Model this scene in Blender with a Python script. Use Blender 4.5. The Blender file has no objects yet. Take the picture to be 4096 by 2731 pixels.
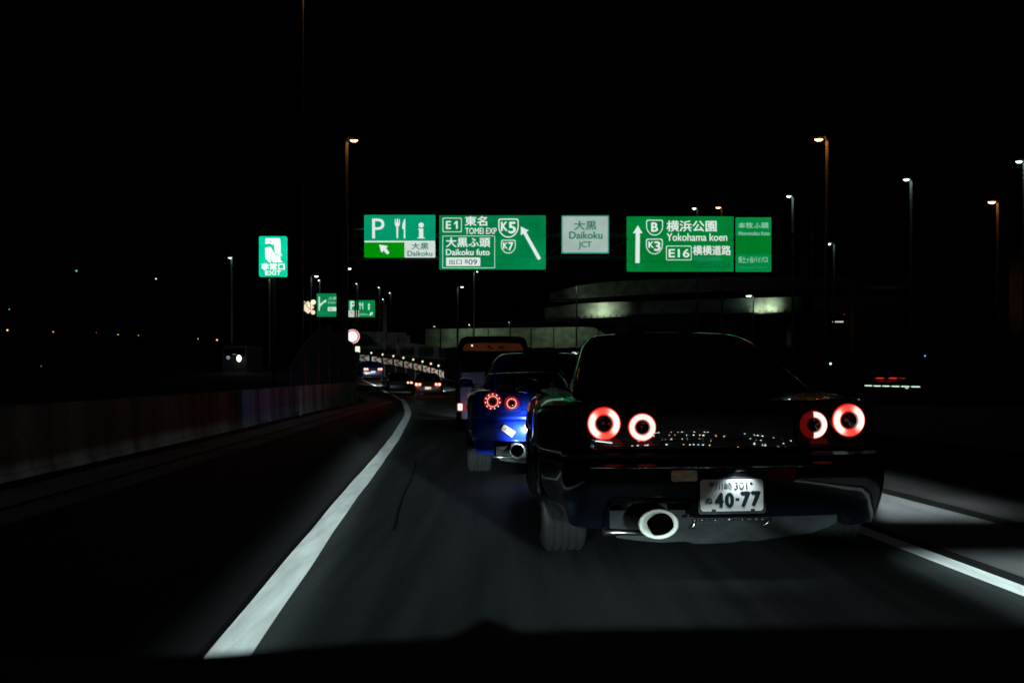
import bpy, bmesh, math, random
from mathutils import Vector, Matrix
random.seed(7)
R = math.radians
scene = bpy.context.scene
COL = scene.collection

# ------------------------------------------------------------------ camera, world, exposure
FP = 3982.0          # focal length in photograph pixels (35 mm)
HY, CX, CH = 1473.0, 2048.0, 1.12   # horizon row, centre column, eye height
cam = bpy.data.cameras.new('camera')
cam.sensor_width = 36; cam.lens = 35.0; cam.shift_y = (HY - 1365.5) / 4096.0
cam.clip_start = 0.05; cam.clip_end = 3000
cam.dof.use_dof = True; cam.dof.focus_distance = 8.0; cam.dof.aperture_fstop = 4.0
cam_o = bpy.data.objects.new('camera', cam); COL.objects.link(cam_o)
cam_o.location = (0, 0, CH); cam_o.rotation_euler = (R(90), 0, 0)
scene.camera = cam_o

world = bpy.data.worlds.new("World"); scene.world = world; world.use_nodes = True
wn = world.node_tree.nodes; wl = world.node_tree.links
bg = wn['Background']; sky = wn.new('ShaderNodeTexSky'); sky.sky_type = 'NISHITA'
sky.sun_disc = False; sky.sun_elevation = R(-4); sky.sun_rotation = R(200)
wl.new(sky.outputs[0], bg.inputs['Color']); bg.inputs['Strength'].default_value = 0.012
scene.view_settings.view_transform = 'Standard'; scene.view_settings.look = 'None'
scene.view_settings.exposure = 0; scene.view_settings.gamma = 1
scene.view_settings.use_curve_mapping = False
scene.cycles.max_bounces = 5; scene.cycles.sample_clamp_indirect = 3

def PX(px, D): return (px - CX) / FP * D
def PZ(py, D): return CH + (HY - py) / FP * D
def P(px, py, D): return Vector((PX(px, D), D, PZ(py, D)))

def interp(tab, v):
    if v <= tab[0][0]: return tab[0][1]
    for (a, b), (c, d) in zip(tab, tab[1:]):
        if v <= c:
            t = (v - a) / (c - a); return b + (d - b) * t
    return tab[-1][1]
def smooth_tab(tab, step=1.0, k=5):
    lo, hi = tab[0][0], tab[-1][0]
    n = int((hi - lo) / step)
    out = []
    for i in range(n + 1):
        v = lo + i * step
        out.append((v, sum(interp(tab, v + j * step) for j in range(-k, k + 1)) / (2 * k + 1)))
    return out
GZ = smooth_tab([(-60, 0), (7, 0), (11, -.05), (20, -.10), (30, -.12), (40, -.2), (52, -.42), (60, -.38), (70, 0), (77, .25), (100, .9), (130, 1.3), (200, 1.5), (800, 1.5)], 1, 2)
def gz(y): return interp(GZ, y)
LT = smooth_tab([(-60, 3.2), (0, -.84), (3.9, -1.1), (9.7, -1.51), (16.6, -1.97), (27, -2.8), (38, -4.1), (47, -5.25), (56, -6.6), (68, -9.3), (78, -11.9), (100, -19), (130, -31), (200, -66)], 1, 2)
def lineL(y): return interp(LT, y)
WT = smooth_tab([(-60, -1.0), (0, -4.75), (12.7, -5.3), (17.8, -5.45), (23.6, -5.65), (30.7, -5.75), (38, -5.95), (45, -7.0), (56, -9.3), (78, -14.5), (100, -21.5), (130, -34), (200, -70)], 1, 1)
def wallX(y): return interp(WT, y)

# ------------------------------------------------------------------ materials
MATS = {}
def rgba(c): return (c[0], c[1], c[2], 1)
def mat(name, col, rough=.6, metal=0.0, coat=0.0, noise=None, bump=None, spec=.5, coat_rough=.03):
    if name in MATS: return MATS[name]
    m = bpy.data.materials.new(name); m.use_nodes = True; MATS[name] = m
    nt = m.node_tree; b = nt.nodes['Principled BSDF']
    b.inputs['Base Color'].default_value = rgba(col); b.inputs['Roughness'].default_value = rough
    b.inputs['Metallic'].default_value = metal; b.inputs['Coat Weight'].default_value = coat
    b.inputs['Coat Roughness'].default_value = coat_rough; b.inputs['Specular IOR Level'].default_value = spec
    tc = nt.nodes.new('ShaderNodeTexCoord')
    if noise:
        scale, amt = noise[0], noise[1]
        n = nt.nodes.new('ShaderNodeTexNoise'); n.inputs['Scale'].default_value = scale; n.inputs['Detail'].default_value = 6
        mp = nt.nodes.new('ShaderNodeMapping')
        if len(noise) > 2: mp.inputs['Scale'].default_value = noise[2]
        nt.links.new(tc.outputs['Object'], mp.inputs[0]); nt.links.new(mp.outputs[0], n.inputs['Vector'])
        cr = nt.nodes.new('ShaderNodeValToRGB')
        cr.color_ramp.elements[0].position = .3; cr.color_ramp.elements[1].position = .7
        cr.color_ramp.elements[0].color = rgba([c * (1 - amt) for c in col]); cr.color_ramp.elements[1].color = rgba([min(1, c * (1 + amt)) for c in col])
        nt.links.new(n.outputs['Fac'], cr.inputs[0]); nt.links.new(cr.outputs[0], b.inputs['Base Color'])
    if bump:
        n2 = nt.nodes.new('ShaderNodeTexNoise'); n2.inputs['Scale'].default_value = bump[0]; n2.inputs['Detail'].default_value = 4
        nt.links.new(tc.outputs['Object'], n2.inputs['Vector'])
        bp = nt.nodes.new('ShaderNodeBump'); bp.inputs['Strength'].default_value = bump[1]; bp.inputs['Distance'].default_value = bump[2]
        nt.links.new(n2.outputs['Fac'], bp.inputs['Height']); nt.links.new(bp.outputs[0], b.inputs['Normal'])
    return m
def emis(name, col, s=1.0, vary=0.0, scale=1.5):
    if name in MATS: return MATS[name]
    m = bpy.data.materials.new(name); m.use_nodes = True; MATS[name] = m
    nt = m.node_tree; b = nt.nodes['Principled BSDF']
    b.inputs['Base Color'].default_value = rgba([c * .1 for c in col]); b.inputs['Roughness'].default_value = .35
    b.inputs['Emission Color'].default_value = rgba(col); b.inputs['Emission Strength'].default_value = s
    if vary:
        tc = nt.nodes.new('ShaderNodeTexCoord'); n = nt.nodes.new('ShaderNodeTexNoise'); n.inputs['Scale'].default_value = scale; n.inputs['Detail'].default_value = 5
        mr = nt.nodes.new('ShaderNodeMapRange'); mr.inputs['From Min'].default_value = .3; mr.inputs['From Max'].default_value = .7
        mr.inputs['To Min'].default_value = s * (1 - vary); mr.inputs['To Max'].default_value = s * (1 + vary)
        nt.links.new(tc.outputs['Object'], n.inputs['Vector']); nt.links.new(n.outputs['Fac'], mr.inputs['Value']); nt.links.new(mr.outputs[0], b.inputs['Emission Strength'])
    return m

M_GROUND = mat('ground', (.012, .012, .012), .95, noise=(2, .4))
M_CONC = mat('concrete', (.16, .155, .145), .85, noise=(1.2, .45, (1, 1, .35)), bump=(14, .4, .01))
M_WALL = mat('barrier_concrete', (.19, .18, .175), .85, noise=(1.1, .85, (1.4, 1.4, .16)), bump=(7, .7, .02))
M_DARK = mat('dark_steel', (.012, .012, .013), .6, noise=(3, .3))
M_GALV = mat('galvanised_steel', (.3, .31, .3), .55, .3, noise=(4, .25))
M_LINE = mat('road_paint', (.72, .76, .74), .65, noise=(7.0, .17, (2.2, .22, 1)), bump=(60, .4, .006))
M_RUB = mat('tyre_rubber', (.0065, .008, .0095), .9, noise=(12, .3))
M_RIM = mat('rim_metal', (.55, .56, .6), .2, 1.0)
M_BLK = mat('black_paint', (.002, .0035, .0065), .25, 0, .75, spec=.12, coat_rough=.015)
M_BLUE = mat('blue_paint', (.008, .045, .62), .28, .15, 1.0, coat_rough=.03)
M_GLASS = mat('dark_glass', (.001, .001, .0012), .04, spec=.6)
M_PLAST = mat('black_plastic', (.006, .006, .006), .5)
M_UNDER = mat('underbody', (.0075, .0115, .0145), .6, 0, spec=.25, noise=(6, .9, (1, 1, 2.5)), bump=(2.2, .5, .05))
M_CHROME = mat('chrome', (.75, .76, .74), .22, 1.0)
M_TIP = mat('polished_exhaust', (.82, .83, .78), .35, .75)
M_BORE = mat('exhaust_bore', (.0008, .0008, .0008), 1.0, spec=0)
M_PLATE = mat('plate_white', (.78, .8, .78), .5)
M_PINK = mat('ink', (.006, .02, .022), .6)
M_SILV = mat('silver_paint', (.14, .13, .20), .35, .5, 1.0)
M_SEDAN = mat('brown_black_paint', (.012, .009, .008), .3, 0, 1.0)
M_HOOD = mat('hood_paint', (.0008, .0008, .001), .45, spec=.02)

# asphalt: fine grain, longitudinal wear
def asphalt():
    m = bpy.data.materials.new('asphalt'); m.use_nodes = True; nt = m.node_tree; b = nt.nodes['Principled BSDF']
    tc = nt.nodes.new('ShaderNodeTexCoord')
    mp = nt.nodes.new('ShaderNodeMapping'); mp.inputs['Scale'].default_value = (5, .18, 1); mp.inputs['Rotation'].default_value = (0, 0, R(-4))
    n1 = nt.nodes.new('ShaderNodeTexNoise'); n1.inputs['Scale'].default_value = 1.4; n1.inputs['Detail'].default_value = 8
    n2 = nt.nodes.new('ShaderNodeTexNoise'); n2.inputs['Scale'].default_value = 38; n2.inputs['Detail'].default_value = 5
    nt.links.new(tc.outputs['Object'], mp.inputs[0]); nt.links.new(mp.outputs[0], n1.inputs['Vector']); nt.links.new(tc.outputs['Object'], n2.inputs['Vector'])
    mx = nt.nodes.new('ShaderNodeMath'); mx.operation = 'MULTIPLY_ADD'; mx.inputs[1].default_value = .35
    nt.links.new(n2.outputs['Fac'], mx.inputs[0]); nt.links.new(n1.outputs['Fac'], mx.inputs[2])
    cr = nt.nodes.new('ShaderNodeValToRGB'); cr.color_ramp.elements[0].position = .5; cr.color_ramp.elements[1].position = .85
    cr.color_ramp.elements[0].color = (.013, .0165, .017, 1); cr.color_ramp.elements[1].color = (.036, .043, .044, 1)
    nt.links.new(mx.outputs[0], cr.inputs[0]); nt.links.new(cr.outputs[0], b.inputs['Base Color'])
    b.inputs['Roughness'].default_value = .9; b.inputs['Specular IOR Level'].default_value = .15
    bp = nt.nodes.new('ShaderNodeBump'); bp.inputs['Strength'].default_value = .5; bp.inputs['Distance'].default_value = .006
    nt.links.new(n2.outputs['Fac'], bp.inputs['Height']); nt.links.new(bp.outputs[0], b.inputs['Normal'])
    return m
M_ASPH = asphalt()
M_SHOUL = mat('pale_shoulder', (.085, .083, .085), .9, noise=(1.3, .35, (3, .3, 1)), bump=(50, .4, .005))
M_DIM = mat('dimmed_asphalt', (.0065, .0068, .007), .95, noise=(2.2, .4, (3, .3, 1)), spec=.1)  # near-black colour stands in for missing light beyond the beam

# ------------------------------------------------------------------ object helpers
def link(o, parent=None):
    COL.objects.link(o)
    if parent is not None: o.parent = parent
    return o
def tag(o, label=None, cat=None, group=None, kind=None):
    if label: o['label'] = label
    if cat: o['category'] = cat
    if group: o['group'] = group
    if kind: o['kind'] = kind
    return o
def empty(name, loc, label, cat, group=None, rz=0, ry=0):
    o = bpy.data.objects.new(name, None); o.empty_display_size = .2; link(o)
    o.location = loc; o.rotation_euler = (0, ry, rz)
    return tag(o, label, cat, group)

class MB:
    def __init__(s): s.v = []; s.f = []; s.sm = []
    def add(s, v, f, smooth=False):
        n = len(s.v); s.v += [tuple(p) for p in v]; s.f += [tuple(i + n for i in q) for q in f]; s.sm += [smooth] * len(f); return s
    def box(s, x0, x1, y0, y1, z0, z1):
        return s.add([(x0, y0, z0), (x1, y0, z0), (x1, y1, z0), (x0, y1, z0), (x0, y0, z1), (x1, y0, z1), (x1, y1, z1), (x0, y1, z1)],
                     [(0, 3, 2, 1), (4, 5, 6, 7), (0, 1, 5, 4), (1, 2, 6, 5), (2, 3, 7, 6), (3, 0, 4, 7)])
    def bbox(s, x0, x1, y0, y1, z0, z1, b=.01):   # chamfered in x-z outline
        pts = [(x0 + b, z0), (x1 - b, z0), (x1, z0 + b), (x1, z1 - b), (x1 - b, z1), (x0 + b, z1), (x0, z1 - b), (x0, z0 + b)]
        return s.prism(pts, y0, y1)
    def prism(s, pts, y0, y1):     # outline in x-z, thickness in y
        a = sum(pts[i][0] * pts[(i + 1) % len(pts)][1] - pts[(i + 1) % len(pts)][0] * pts[i][1] for i in range(len(pts)))
        if a < 0: pts = pts[::-1]
        n = len(pts); v = [(x, y0, z) for x, z in pts] + [(x, y1, z) for x, z in pts]
        f = [tuple(range(n)), tuple(range(2 * n - 1, n - 1, -1))] + [(i, i + n, (i + 1) % n + n, (i + 1) % n) for i in range(n)]
        return s.add(v, f)
    def ringprism(s, outer, inner, y0, y1):   # frame between two loops with equal counts
        n = len(outer); v = [(x, y0, z) for x, z in outer] + [(x, y0, z) for x, z in inner] + [(x, y1, z) for x, z in outer] + [(x, y1, z) for x, z in inner]
        f = []
        for i in range(n):
            j = (i + 1) % n
            f += [(i, j, n + j, n + i), (i, i + 2 * n, j + 2 * n, j), (n + i, n + j, 3 * n + j, 3 * n + i), (2 * n + i, 3 * n + i, 3 * n + j, 2 * n + j)]
        return s.add(v, f)
    def tube(s, pts, rad, n=10, caps=True):
        pts = [Vector(p) for p in pts]
        if not isinstance(rad, (list, tuple)): rad = [rad] * len(pts)
        v = []; f = []
        for i, p in enumerate(pts):
            d = (pts[min(i + 1, len(pts) - 1)] - pts[max(i - 1, 0)]).normalized()
            a = d.orthogonal().normalized() if i == 0 else (pa - d * pa.dot(d)).normalized()
            pa = a; b = d.cross(a)
            for k in range(n):
                t = 2 * math.pi * k / n; v.append(p + (a * math.cos(t) + b * math.sin(t)) * rad[i])
        for i in range(len(pts) - 1):
            for k in range(n):
                k2 = (k + 1) % n; f.append((i * n + k, i * n + k2, (i + 1) * n + k2, (i + 1) * n + k))
        s.add(v, f, True)
        if caps:
            m = len(s.v) - len(v); s.f += [tuple(m + k for k in range(n))[::-1], tuple(m + (len(pts) - 1) * n + k for k in range(n))]; s.sm += [False, False]
        return s
    def lathe(s, prof, axis='x', c=(0, 0, 0), n=32, a0=0, a1=2 * math.pi, smooth=True, sx=1, sz=1):   # prof: (along, radius)
        v = []; f = []; full = abs(a1 - a0 - 2 * math.pi) < 1e-6; m = n if full else n + 1
        for (u, r) in prof:
            for k in range(m):
                t = a0 + (a1 - a0) * k / n; p, q = r * math.cos(t) * sx, r * math.sin(t) * sz
                v.append({'x': (c[0] + u, c[1] + p, c[2] + q), 'y': (c[0] + p, c[1] + u, c[2] + q), 'z': (c[0] + p, c[1] + q, c[2] + u)}[axis])
        for i in range(len(prof) - 1):
            for k in range(n):
                k2 = (k + 1) % m if full else k + 1
                f.append((i * m + k, i * m + k2, (i + 1) * m + k2, (i + 1) * m + k))
        return s.add(v, f, smooth)
    def build(s, name, m, parent=None, loc=None, fix=False):
        me = bpy.data.meshes.new(name); me.from_pydata(s.v, [], s.f)
        me.polygons.foreach_set('use_smooth', s.sm)
        if m is not None: me.materials.append(m)
        me.update()
        if fix:
            bm = bmesh.new(); bm.from_mesh(me); bmesh.ops.recalc_face_normals(bm, faces=bm.faces); bm.to_mesh(me); bm.free()
        o = bpy.data.objects.new(name, me); link(o, parent)
        if loc is not None: o.location = loc
        return o

def text_mesh(body, bold=0.0, shear=0.0, extr=.0):
    c = bpy.data.curves.new('t', 'FONT'); c.body = body; c.offset = bold; c.shear = shear; c.extrude = extr; c.resolution_u = 4
    o = bpy.data.objects.new('t', c); COL.objects.link(o)
    dg = bpy.context.evaluated_depsgraph_get()
    me = bpy.data.meshes.new_from_object(o.evaluated_get(dg))
    bpy.data.objects.remove(o); bpy.data.curves.remove(c)
    return me
def fit(parent, body, x0, z0, x1, z1, y, m, bold=.012, shear=0, name='lettering', rot=0, thick=.004):
    """lettering that fills the box x0..x1, z0..z1, facing -y"""
    me = text_mesh(body, 0.0, shear)
    xs = [v.co.x for v in me.vertices]; ys = [v.co.y for v in me.vertices]
    ax, bx_, ay, by_ = min(xs), max(xs), min(ys), max(ys)
    cx, cz = (x0 + x1) / 2, (z0 + z1) / 2
    sx = (x1 - x0) / max(1e-6, bx_ - ax); sz = (z1 - z0) / max(1e-6, by_ - ay)
    for v in me.vertices:
        u = (v.co.x - (ax + bx_) / 2) * sx; w = (v.co.y - (ay + by_) / 2) * sz
        v.co = (u * math.cos(rot) - w * math.sin(rot), 0, u * math.sin(rot) + w * math.cos(rot))
    if bold > 0:      # heavier strokes: shifted copies, each a hair in front of the last
        src_v = [tuple(v.co) for v in me.vertices]; src_f = [tuple(p.vertices) for p in me.polygons]
        d = bold * 1.1 * (z1 - z0) / max(1e-6, by_ - ay); vv = []; ff = []
        for q, (ox, oz) in enumerate(((-d, 0), (d, 0), (0, -d * .8), (0, d * .8))):
            n0 = len(vv); vv += [(a + ox, -.0006 * q, c + oz) for a, b, c in src_v]; ff += [tuple(i + n0 for i in f_) for f_ in src_f]
        me = bpy.data.meshes.new('lettering'); me.from_pydata(vv, [], ff)
    me.materials.clear(); me.materials.append(m)
    o = bpy.data.objects.new(name, me); link(o, parent); o.location = (cx, y, cz)
    return o

def point_light(parent, loc, I, col, size=.05, name='lamp_light'):
    l = bpy.data.lights.new(name, 'POINT'); l.energy = I * 4 * math.pi; l.color = col; l.shadow_soft_size = size
    o = bpy.data.objects.new(name, l); link(o, parent); o.location = loc; return o
def spot_light(parent, loc, target, I, col, ang, blend=.5, size=.05, name='beam_light'):
    l = bpy.data.lights.new(name, 'SPOT'); l.energy = I * 4 * math.pi; l.color = col; l.shadow_soft_size = size; l.spot_size = R(ang); l.spot_blend = blend
    o = bpy.data.objects.new(name, l); link(o, parent); o.location = loc
    d = Vector(target) - Vector(loc); o.rotation_euler = d.to_track_quat('-Z', 'Y').to_euler(); return o

# ------------------------------------------------------------------ node maths for headlamp beam patterns
class NM:
    def __init__(s, nt): s.nt = nt
    def op(s, o, *a):
        n = s.nt.nodes.new('ShaderNodeMath'); n.operation = o
        for i, x in enumerate(a):
            if isinstance(x, (int, float)): n.inputs[i].default_value = x
            else: s.nt.links.new(x, n.inputs[i])
        return n.outputs[0]
    def step(s, x, a, b):      # smooth 0..1 as x goes a..b
        n = s.nt.nodes.new('ShaderNodeMapRange'); n.interpolation_type = 'SMOOTHSTEP'
        lo, hi, inv = (a, b, False) if a < b else (b, a, True)
        n.inputs['From Min'].default_value = lo; n.inputs['From Max'].default_value = hi
        n.inputs['To Min'].default_value = 1.0 if inv else 0.0; n.inputs['To Max'].default_value = 0.0 if inv else 1.0
        s.nt.links.new(x, n.inputs['Value']); return n.outputs[0]
def beam_lamp(parent, loc, h, E0, col, pattern, size=.045):
    """a low-beam headlamp whose intensity depends on direction, so that the road is lit evenly"""
    l = bpy.data.lights.new('beam_light', 'POINT'); l.energy = 4 * math.pi; l.color = col; l.shadow_soft_size = size; l.use_nodes = True
    nt = l.node_tree; k = NM(nt); g = nt.nodes.new('ShaderNodeNewGeometry'); sp = nt.nodes.new('ShaderNodeSeparateXYZ')
    nt.links.new(g.outputs['Incoming'], sp.inputs[0]); dx, dy, dz = sp.outputs
    down = k.op('MAXIMUM', k.op('MULTIPLY', dz, -1.0), .004)
    t = k.op('DIVIDE', dx, k.op('MAXIMUM', dy, .01)); e = k.op('DIVIDE', dz, k.op('MAXIMUM', dy, .01))
    gx = k.op('ADD', k.op('DIVIDE', k.op('MULTIPLY', dx, h), down), loc[0]); gy = k.op('ADD', k.op('DIVIDE', k.op('MULTIPLY', dy, h), down), loc[1])
    raw = k.op('DIVIDE', h * h, k.op('POWER', down, 3.0))
    E, cap = pattern(k, t, e, gx, gy)
    I = k.op('MINIMUM', k.op('MULTIPLY', raw, E), cap)
    I = k.op('MAXIMUM', I, k.op('MULTIPLY', k.step(t, -.22, -.32), k.op('MULTIPLY', k.step(e, -.05, -.02), 1.1)))
    I = k.op('MULTIPLY', I, k.step(e, .038, .024)); I = k.op('MULTIPLY', I, k.step(dy, 0.0, .2))
    nt.links.new(k.op('MULTIPLY', I, E0), nt.nodes['Emission'].inputs['Strength'])
    o = bpy.data.objects.new('beam_light', l); link(o, parent); o.location = loc; return o

# ------------------------------------------------------------------ ground, road, markings
def strip(name, xa, xb, y0, y1, dz, m, step=1.5, parent=None, kind=None):
    mb = MB(); n = max(1, int((y1 - y0) / step)); v = []; f = []
    for i in range(n + 1):
        y = y0 + (y1 - y0) * i / n; z = gz(y) + dz; v += [(xa(y), y, z), (xb(y), y, z)]
        if i: f.append((2 * i - 2, 2 * i - 1, 2 * i + 1, 2 * i))
    mb.add(v, f); o = mb.build(name, m, parent)
    if kind: tag(o, kind=kind)
    return o
mb = MB(); v = []; f = []
gy_ = [-60 + i * 3 for i in range(80)] + [200, 400, 1500]
for i, y in enumerate(gy_):
    z = gz(y) - .012; v += [(-1500, y, z), (1500, y, z)]
    if i: f.append((2 * i - 2, 2 * i - 1, 2 * i + 1, 2 * i))
tag(mb.add(v, f).build('ground', M_GROUND), kind='structure')
LANE = 3.74
strip('road', lambda y: lineL(y) + .06, lambda y: lineL(y) + LANE + .1, -30, 200, 0, M_ASPH, kind='structure')
strip('shoulder', lambda y: wallX(y) + .02 if y < 130 else lineL(y) - 3, lambda y: lineL(y) + .06, -30, 200, -.002, M_DIM, kind='structure')
strip('shoulder', lambda y: lineL(y) + LANE + .1, lambda y: lineL(y) + LANE + .22, -30, 120, -.003, M_DIM, kind='structure')
strip('shoulder', lambda y: lineL(y) + LANE + .22, lambda y: lineL(y) + LANE + 1.15, -30, 120, -.002, M_SHOUL, kind='structure')
strip('shoulder', lambda y: lineL(y) + LANE + 1.15, lambda y: lineL(y) + LANE + 1.36, -30, 120, -.006, mat('kerb_shade', (.002, .002, .002), .95, spec=.05), kind='structure')  # near-black strip stands in for shade at the kerb
strip('shoulder', lambda y: lineL(y) + LANE + 1.36, lambda y: lineL(y) + LANE + 2.0, -30, 120, -.004, mat('brown_edge', (.02, .018, .018), .9, spec=.08, noise=(1.5, .6, (1, .4, 1))) or mat('gutter_edge', (.07, .07, .065), .9, noise=(1.5, .6, (1, .4, 1))), kind='structure')
strip('shoulder', lambda y: lineL(y) + LANE + 2.0, lambda y: lineL(y) + LANE + 2.7, -30, 120, -.006, M_DIM, kind='structure')
def edge_noise(y, s): return .0035 * math.sin(y * 1.1 + s) + .0025 * math.sin(y * 2.9 + 2 * s)
strip('edge_line', lambda y: lineL(y) - .085 + edge_noise(y, 0), lambda y: lineL(y) + .085 + edge_noise(y, 2), -20, 150, .008, M_LINE, .25, kind='structure')
strip('edge_line', lambda y: lineL(y) + LANE - .07 + edge_noise(y, 4), lambda y: lineL(y) + LANE + .07 + edge_noise(y, 5), -20, 150, .008, M_LINE, .5, kind='structure')
# seam / tar crack along the lane
strip('tar_seam', lambda y: lineL(y) + .485 + .012 * math.sin(y * 1.3) , lambda y: lineL(y) + .502 + .012 * math.sin(y * 1.3) + .006 * math.sin(y * 7), 6.9, 13, .004, mat('tar', (.006, .007, .007), .9, spec=.05), .4, kind='structure')
# concrete gutter by the left barrier
strip('gutter', lambda y: wallX(y) + .42, lambda y: wallX(y) + .98, -5, 60, .012, mat('gutter_concrete', (.13, .13, .13), .9, noise=(1.1, .6, (1, .5, 1)), bump=(12, .5, .01)), kind='structure')
strip('gutter', lambda y: wallX(y) + 1.04, lambda y: wallX(y) + 1.42, -5, 60, .006, mat('gutter_edge', (.07, .07, .065), .9, noise=(1.5, .6, (1, .4, 1))), kind='structure')

# ------------------------------------------------------------------ own car: hood, dash and headlamps
CXC = .42
own = empty('car', (CXC, 0, 0), 'glossy black hood of the car the photo is taken from, along the bottom edge', 'car')
def hood_z(x, y): return interp([(.62, .875), (.95, .845), (1.4, .745), (1.8, .625), (2.0, .55), (2.08, .47)], y) - .035 * (abs(x) / .85) ** 3
mb = MB(); v = []; f = []; nx, ny = 20, 14
for j in range(ny + 1):
    y = .62 + (2.08 - .62) * j / ny
    for i in range(nx + 1):
        x = -.86 + 1.72 * i / nx; v.append((x, y - (.12 * (x / .86) ** 2 if y > 1.6 else 0), hood_z(x, y)))
for j in range(ny):
    for i in range(nx):
        a = j * (nx + 1) + i; f.append((a, a + 1, a + nx + 2, a + nx + 1))
mb.add(v, f, True).build('hood', M_HOOD, own)
MB().box(-.86, .86, 1.85, 2.0, .2, .46).build('front_bumper', M_HOOD, own)
mb = MB(); pts = []
n = 160
for j in range(n + 1):     # dashboard top with a soft bump
    x = -.9 + 1.8 * j / n; wx = x + CXC
    pts.append((x, CH - (interp([(-3000, 2640), (840, 2615), (1500, 2562), (2300, 2512), (3500, 2500), (6000, 2530)], CX + wx / .7 * FP) - HY) / FP * .7 + .012 * math.exp(-((wx + .018) / .014) ** 2)))
mb.prism(pts + [(.9, .6), (-.9, .6)], .58, .70)
mb.build('dashboard', mat('dash_vinyl', (.004, .004, .004), .8), own)
for s in (-1, 1):
    MB().lathe([(0, 0), (.01, .05), (0, .075), (-.06, .08)], 'y', (s * .66, 2.02, .455), 16).build('headlight', mat('headlight_lens', (.5, .5, .5), .1), own)
HL, HR = (CXC - .66, 2.1, .50), (CXC + .66, 2.1, .50)
def line_x(k, gy): return k.op('SUBTRACT', -.82, k.op('MULTIPLY', gy, .0705))
def base_pattern(k, gx, gy):
    off = k.op('SUBTRACT', gx, line_x(k, gy))
    left = k.op('MULTIPLY', k.step(off, -.34, -.11), k.op('SUBTRACT', 1.0, k.op('MULTIPLY', k.op('MULTIPLY', k.step(off, .10, .25), k.op('ADD', .55, k.op('MULTIPLY', .45, k.step(off, 2.0, .8)))), .72)))
    left = k.op('MAXIMUM', left, k.op('MULTIPLY', k.step(off, -6.0, -1.0), .008))
    left = k.op('MULTIPLY', left, k.op('SUBTRACT', 1.0, k.op('MULTIPLY', k.step(off, .12, .5), k.op('SUBTRACT', 1.0, k.step(gy, 18, 12)))))
    farf = k.op('MAXIMUM', k.step(gy, 30, 13), k.op('MULTIPLY', .35, k.step(gy, 60, 20)))
    near = k.step(gy, 2.3, 3.6)
    laneR = k.op('ADD', k.op('MULTIPLY', k.step(off, 2.6, 1.0), .75), .25)
    return off, k.op('MULTIPLY', k.op('MULTIPLY', left, farf), k.op('MULTIPLY', near, laneR))
def pat_left(k, t, e, gx, gy):
    off, E = base_pattern(k, gx, gy)
    E = k.op('MULTIPLY', E, k.step(off, 3.3, 2.6))
    cap = k.op('ADD', k.op('ADD', 9.0, k.op('MULTIPLY', k.step(e, -.03, -.075), 14.0)), k.op('ADD', k.op('MULTIPLY', k.step(t, .04, .02), 330.0), k.op('MULTIPLY', k.step(t, -.055, -.095), 9000.0)))
    return E, cap
def pat_right(k, t, e, gx, gy):
    off, E = base_pattern(k, gx, gy)
    E = k.op('MULTIPLY', E, k.op('MAXIMUM', k.step(off, 3.2, 2.7), k.step(gy, 6.05, 5.7)))
    E = k.op('MULTIPLY', E, k.step(off, 5.5, 5.05)); sh = k.op('MULTIPLY', k.step(off, 3.35, 3.65), k.step(off, 5.5, 5.05))        # right-hand shoulder pool with the gap between the two lobes of the beam
    lobe = k.op('ADD', k.op('MULTIPLY', k.step(gy, 6.0, 5.75), .38), k.op('MULTIPLY', k.step(gy, 7.5, 7.7), k.step(gy, 16, 9)))
    E = k.op('ADD', k.op('MULTIPLY', E, k.op('SUBTRACT', 1.0, k.step(off, 3.35, 3.65))), k.op('MULTIPLY', sh, k.op('MULTIPLY', lobe, 8.0)))
    cap = k.op('ADD', k.op('ADD', 9.0, k.op('MULTIPLY', k.step(e, -.03, -.075), 14.0)), k.op('ADD', k.op('MULTIPLY', k.step(t, .305, .325), 2500.0), k.op('MULTIPLY', k.step(t, -.235, -.27), 9000.0)))
    return E, cap
COOL = (.80, 1.0, 1.0)
def rel(w): return (w[0], w[1], w[2])
beam_lamp(None, HL, HL[2], 1.15, COOL, pat_left)
beam_lamp(None, HR, HR[2], 1.25, COOL, pat_right)
for o in list(COL.objects):
    if o.name.startswith('beam_light') and o.parent is None:
        o.parent = own; o.location = (o.location[0] - CXC, o.location[1], o.location[2])

# ------------------------------------------------------------------ left concrete barrier and noise barrier
def wall_body(name, y0, y1, prof, m, parent, step=1.0, xf=wallX, cap=True):
    mb = MB(); n = max(1, int(round((y1 - y0) / step))); k = len(prof); v = []; f = []
    for i in range(n + 1):
        y = y0 + (y1 - y0) * i / n
        for (dx, z) in prof: v.append((xf(y) + dx, y, gz(y) + z))
        if i:
            for j in range(k):
                j2 = (j + 1) % k; f.append(((i - 1) * k + j, (i - 1) * k + j2, i * k + j2, i * k + j))
    f += [tuple(range(k)), tuple(n * k + j for j in range(k))[::-1]]
    return mb.add(v, f).build(name, m, parent, fix=True)
bw = empty('concrete_barrier', (wallX(10), 10, gz(10)), 'long stained grey concrete barrier wall along the left shoulder, tinted red at its far end', 'barrier')
JP = [(.03, -.02), (.03, .06), (0, .08), (-.02, .75), (-.035, .765), (-.22, .765), (-.235, .75), (-.26, -.02)]
y = -2.0; k = 0
while y < 60:
    L = 4.0
    p = wall_body('wall_section', y, y + L - .035, JP, M_WALL, bw, 1.0)
    p.location = (-wallX(10), -10, -gz(10)); y += L
db = empty('noise_barrier', (wallX(36), 36, .6), 'dark ribbed noise barrier on top of the left wall, hiding part of the round sign', 'barrier')
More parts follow.
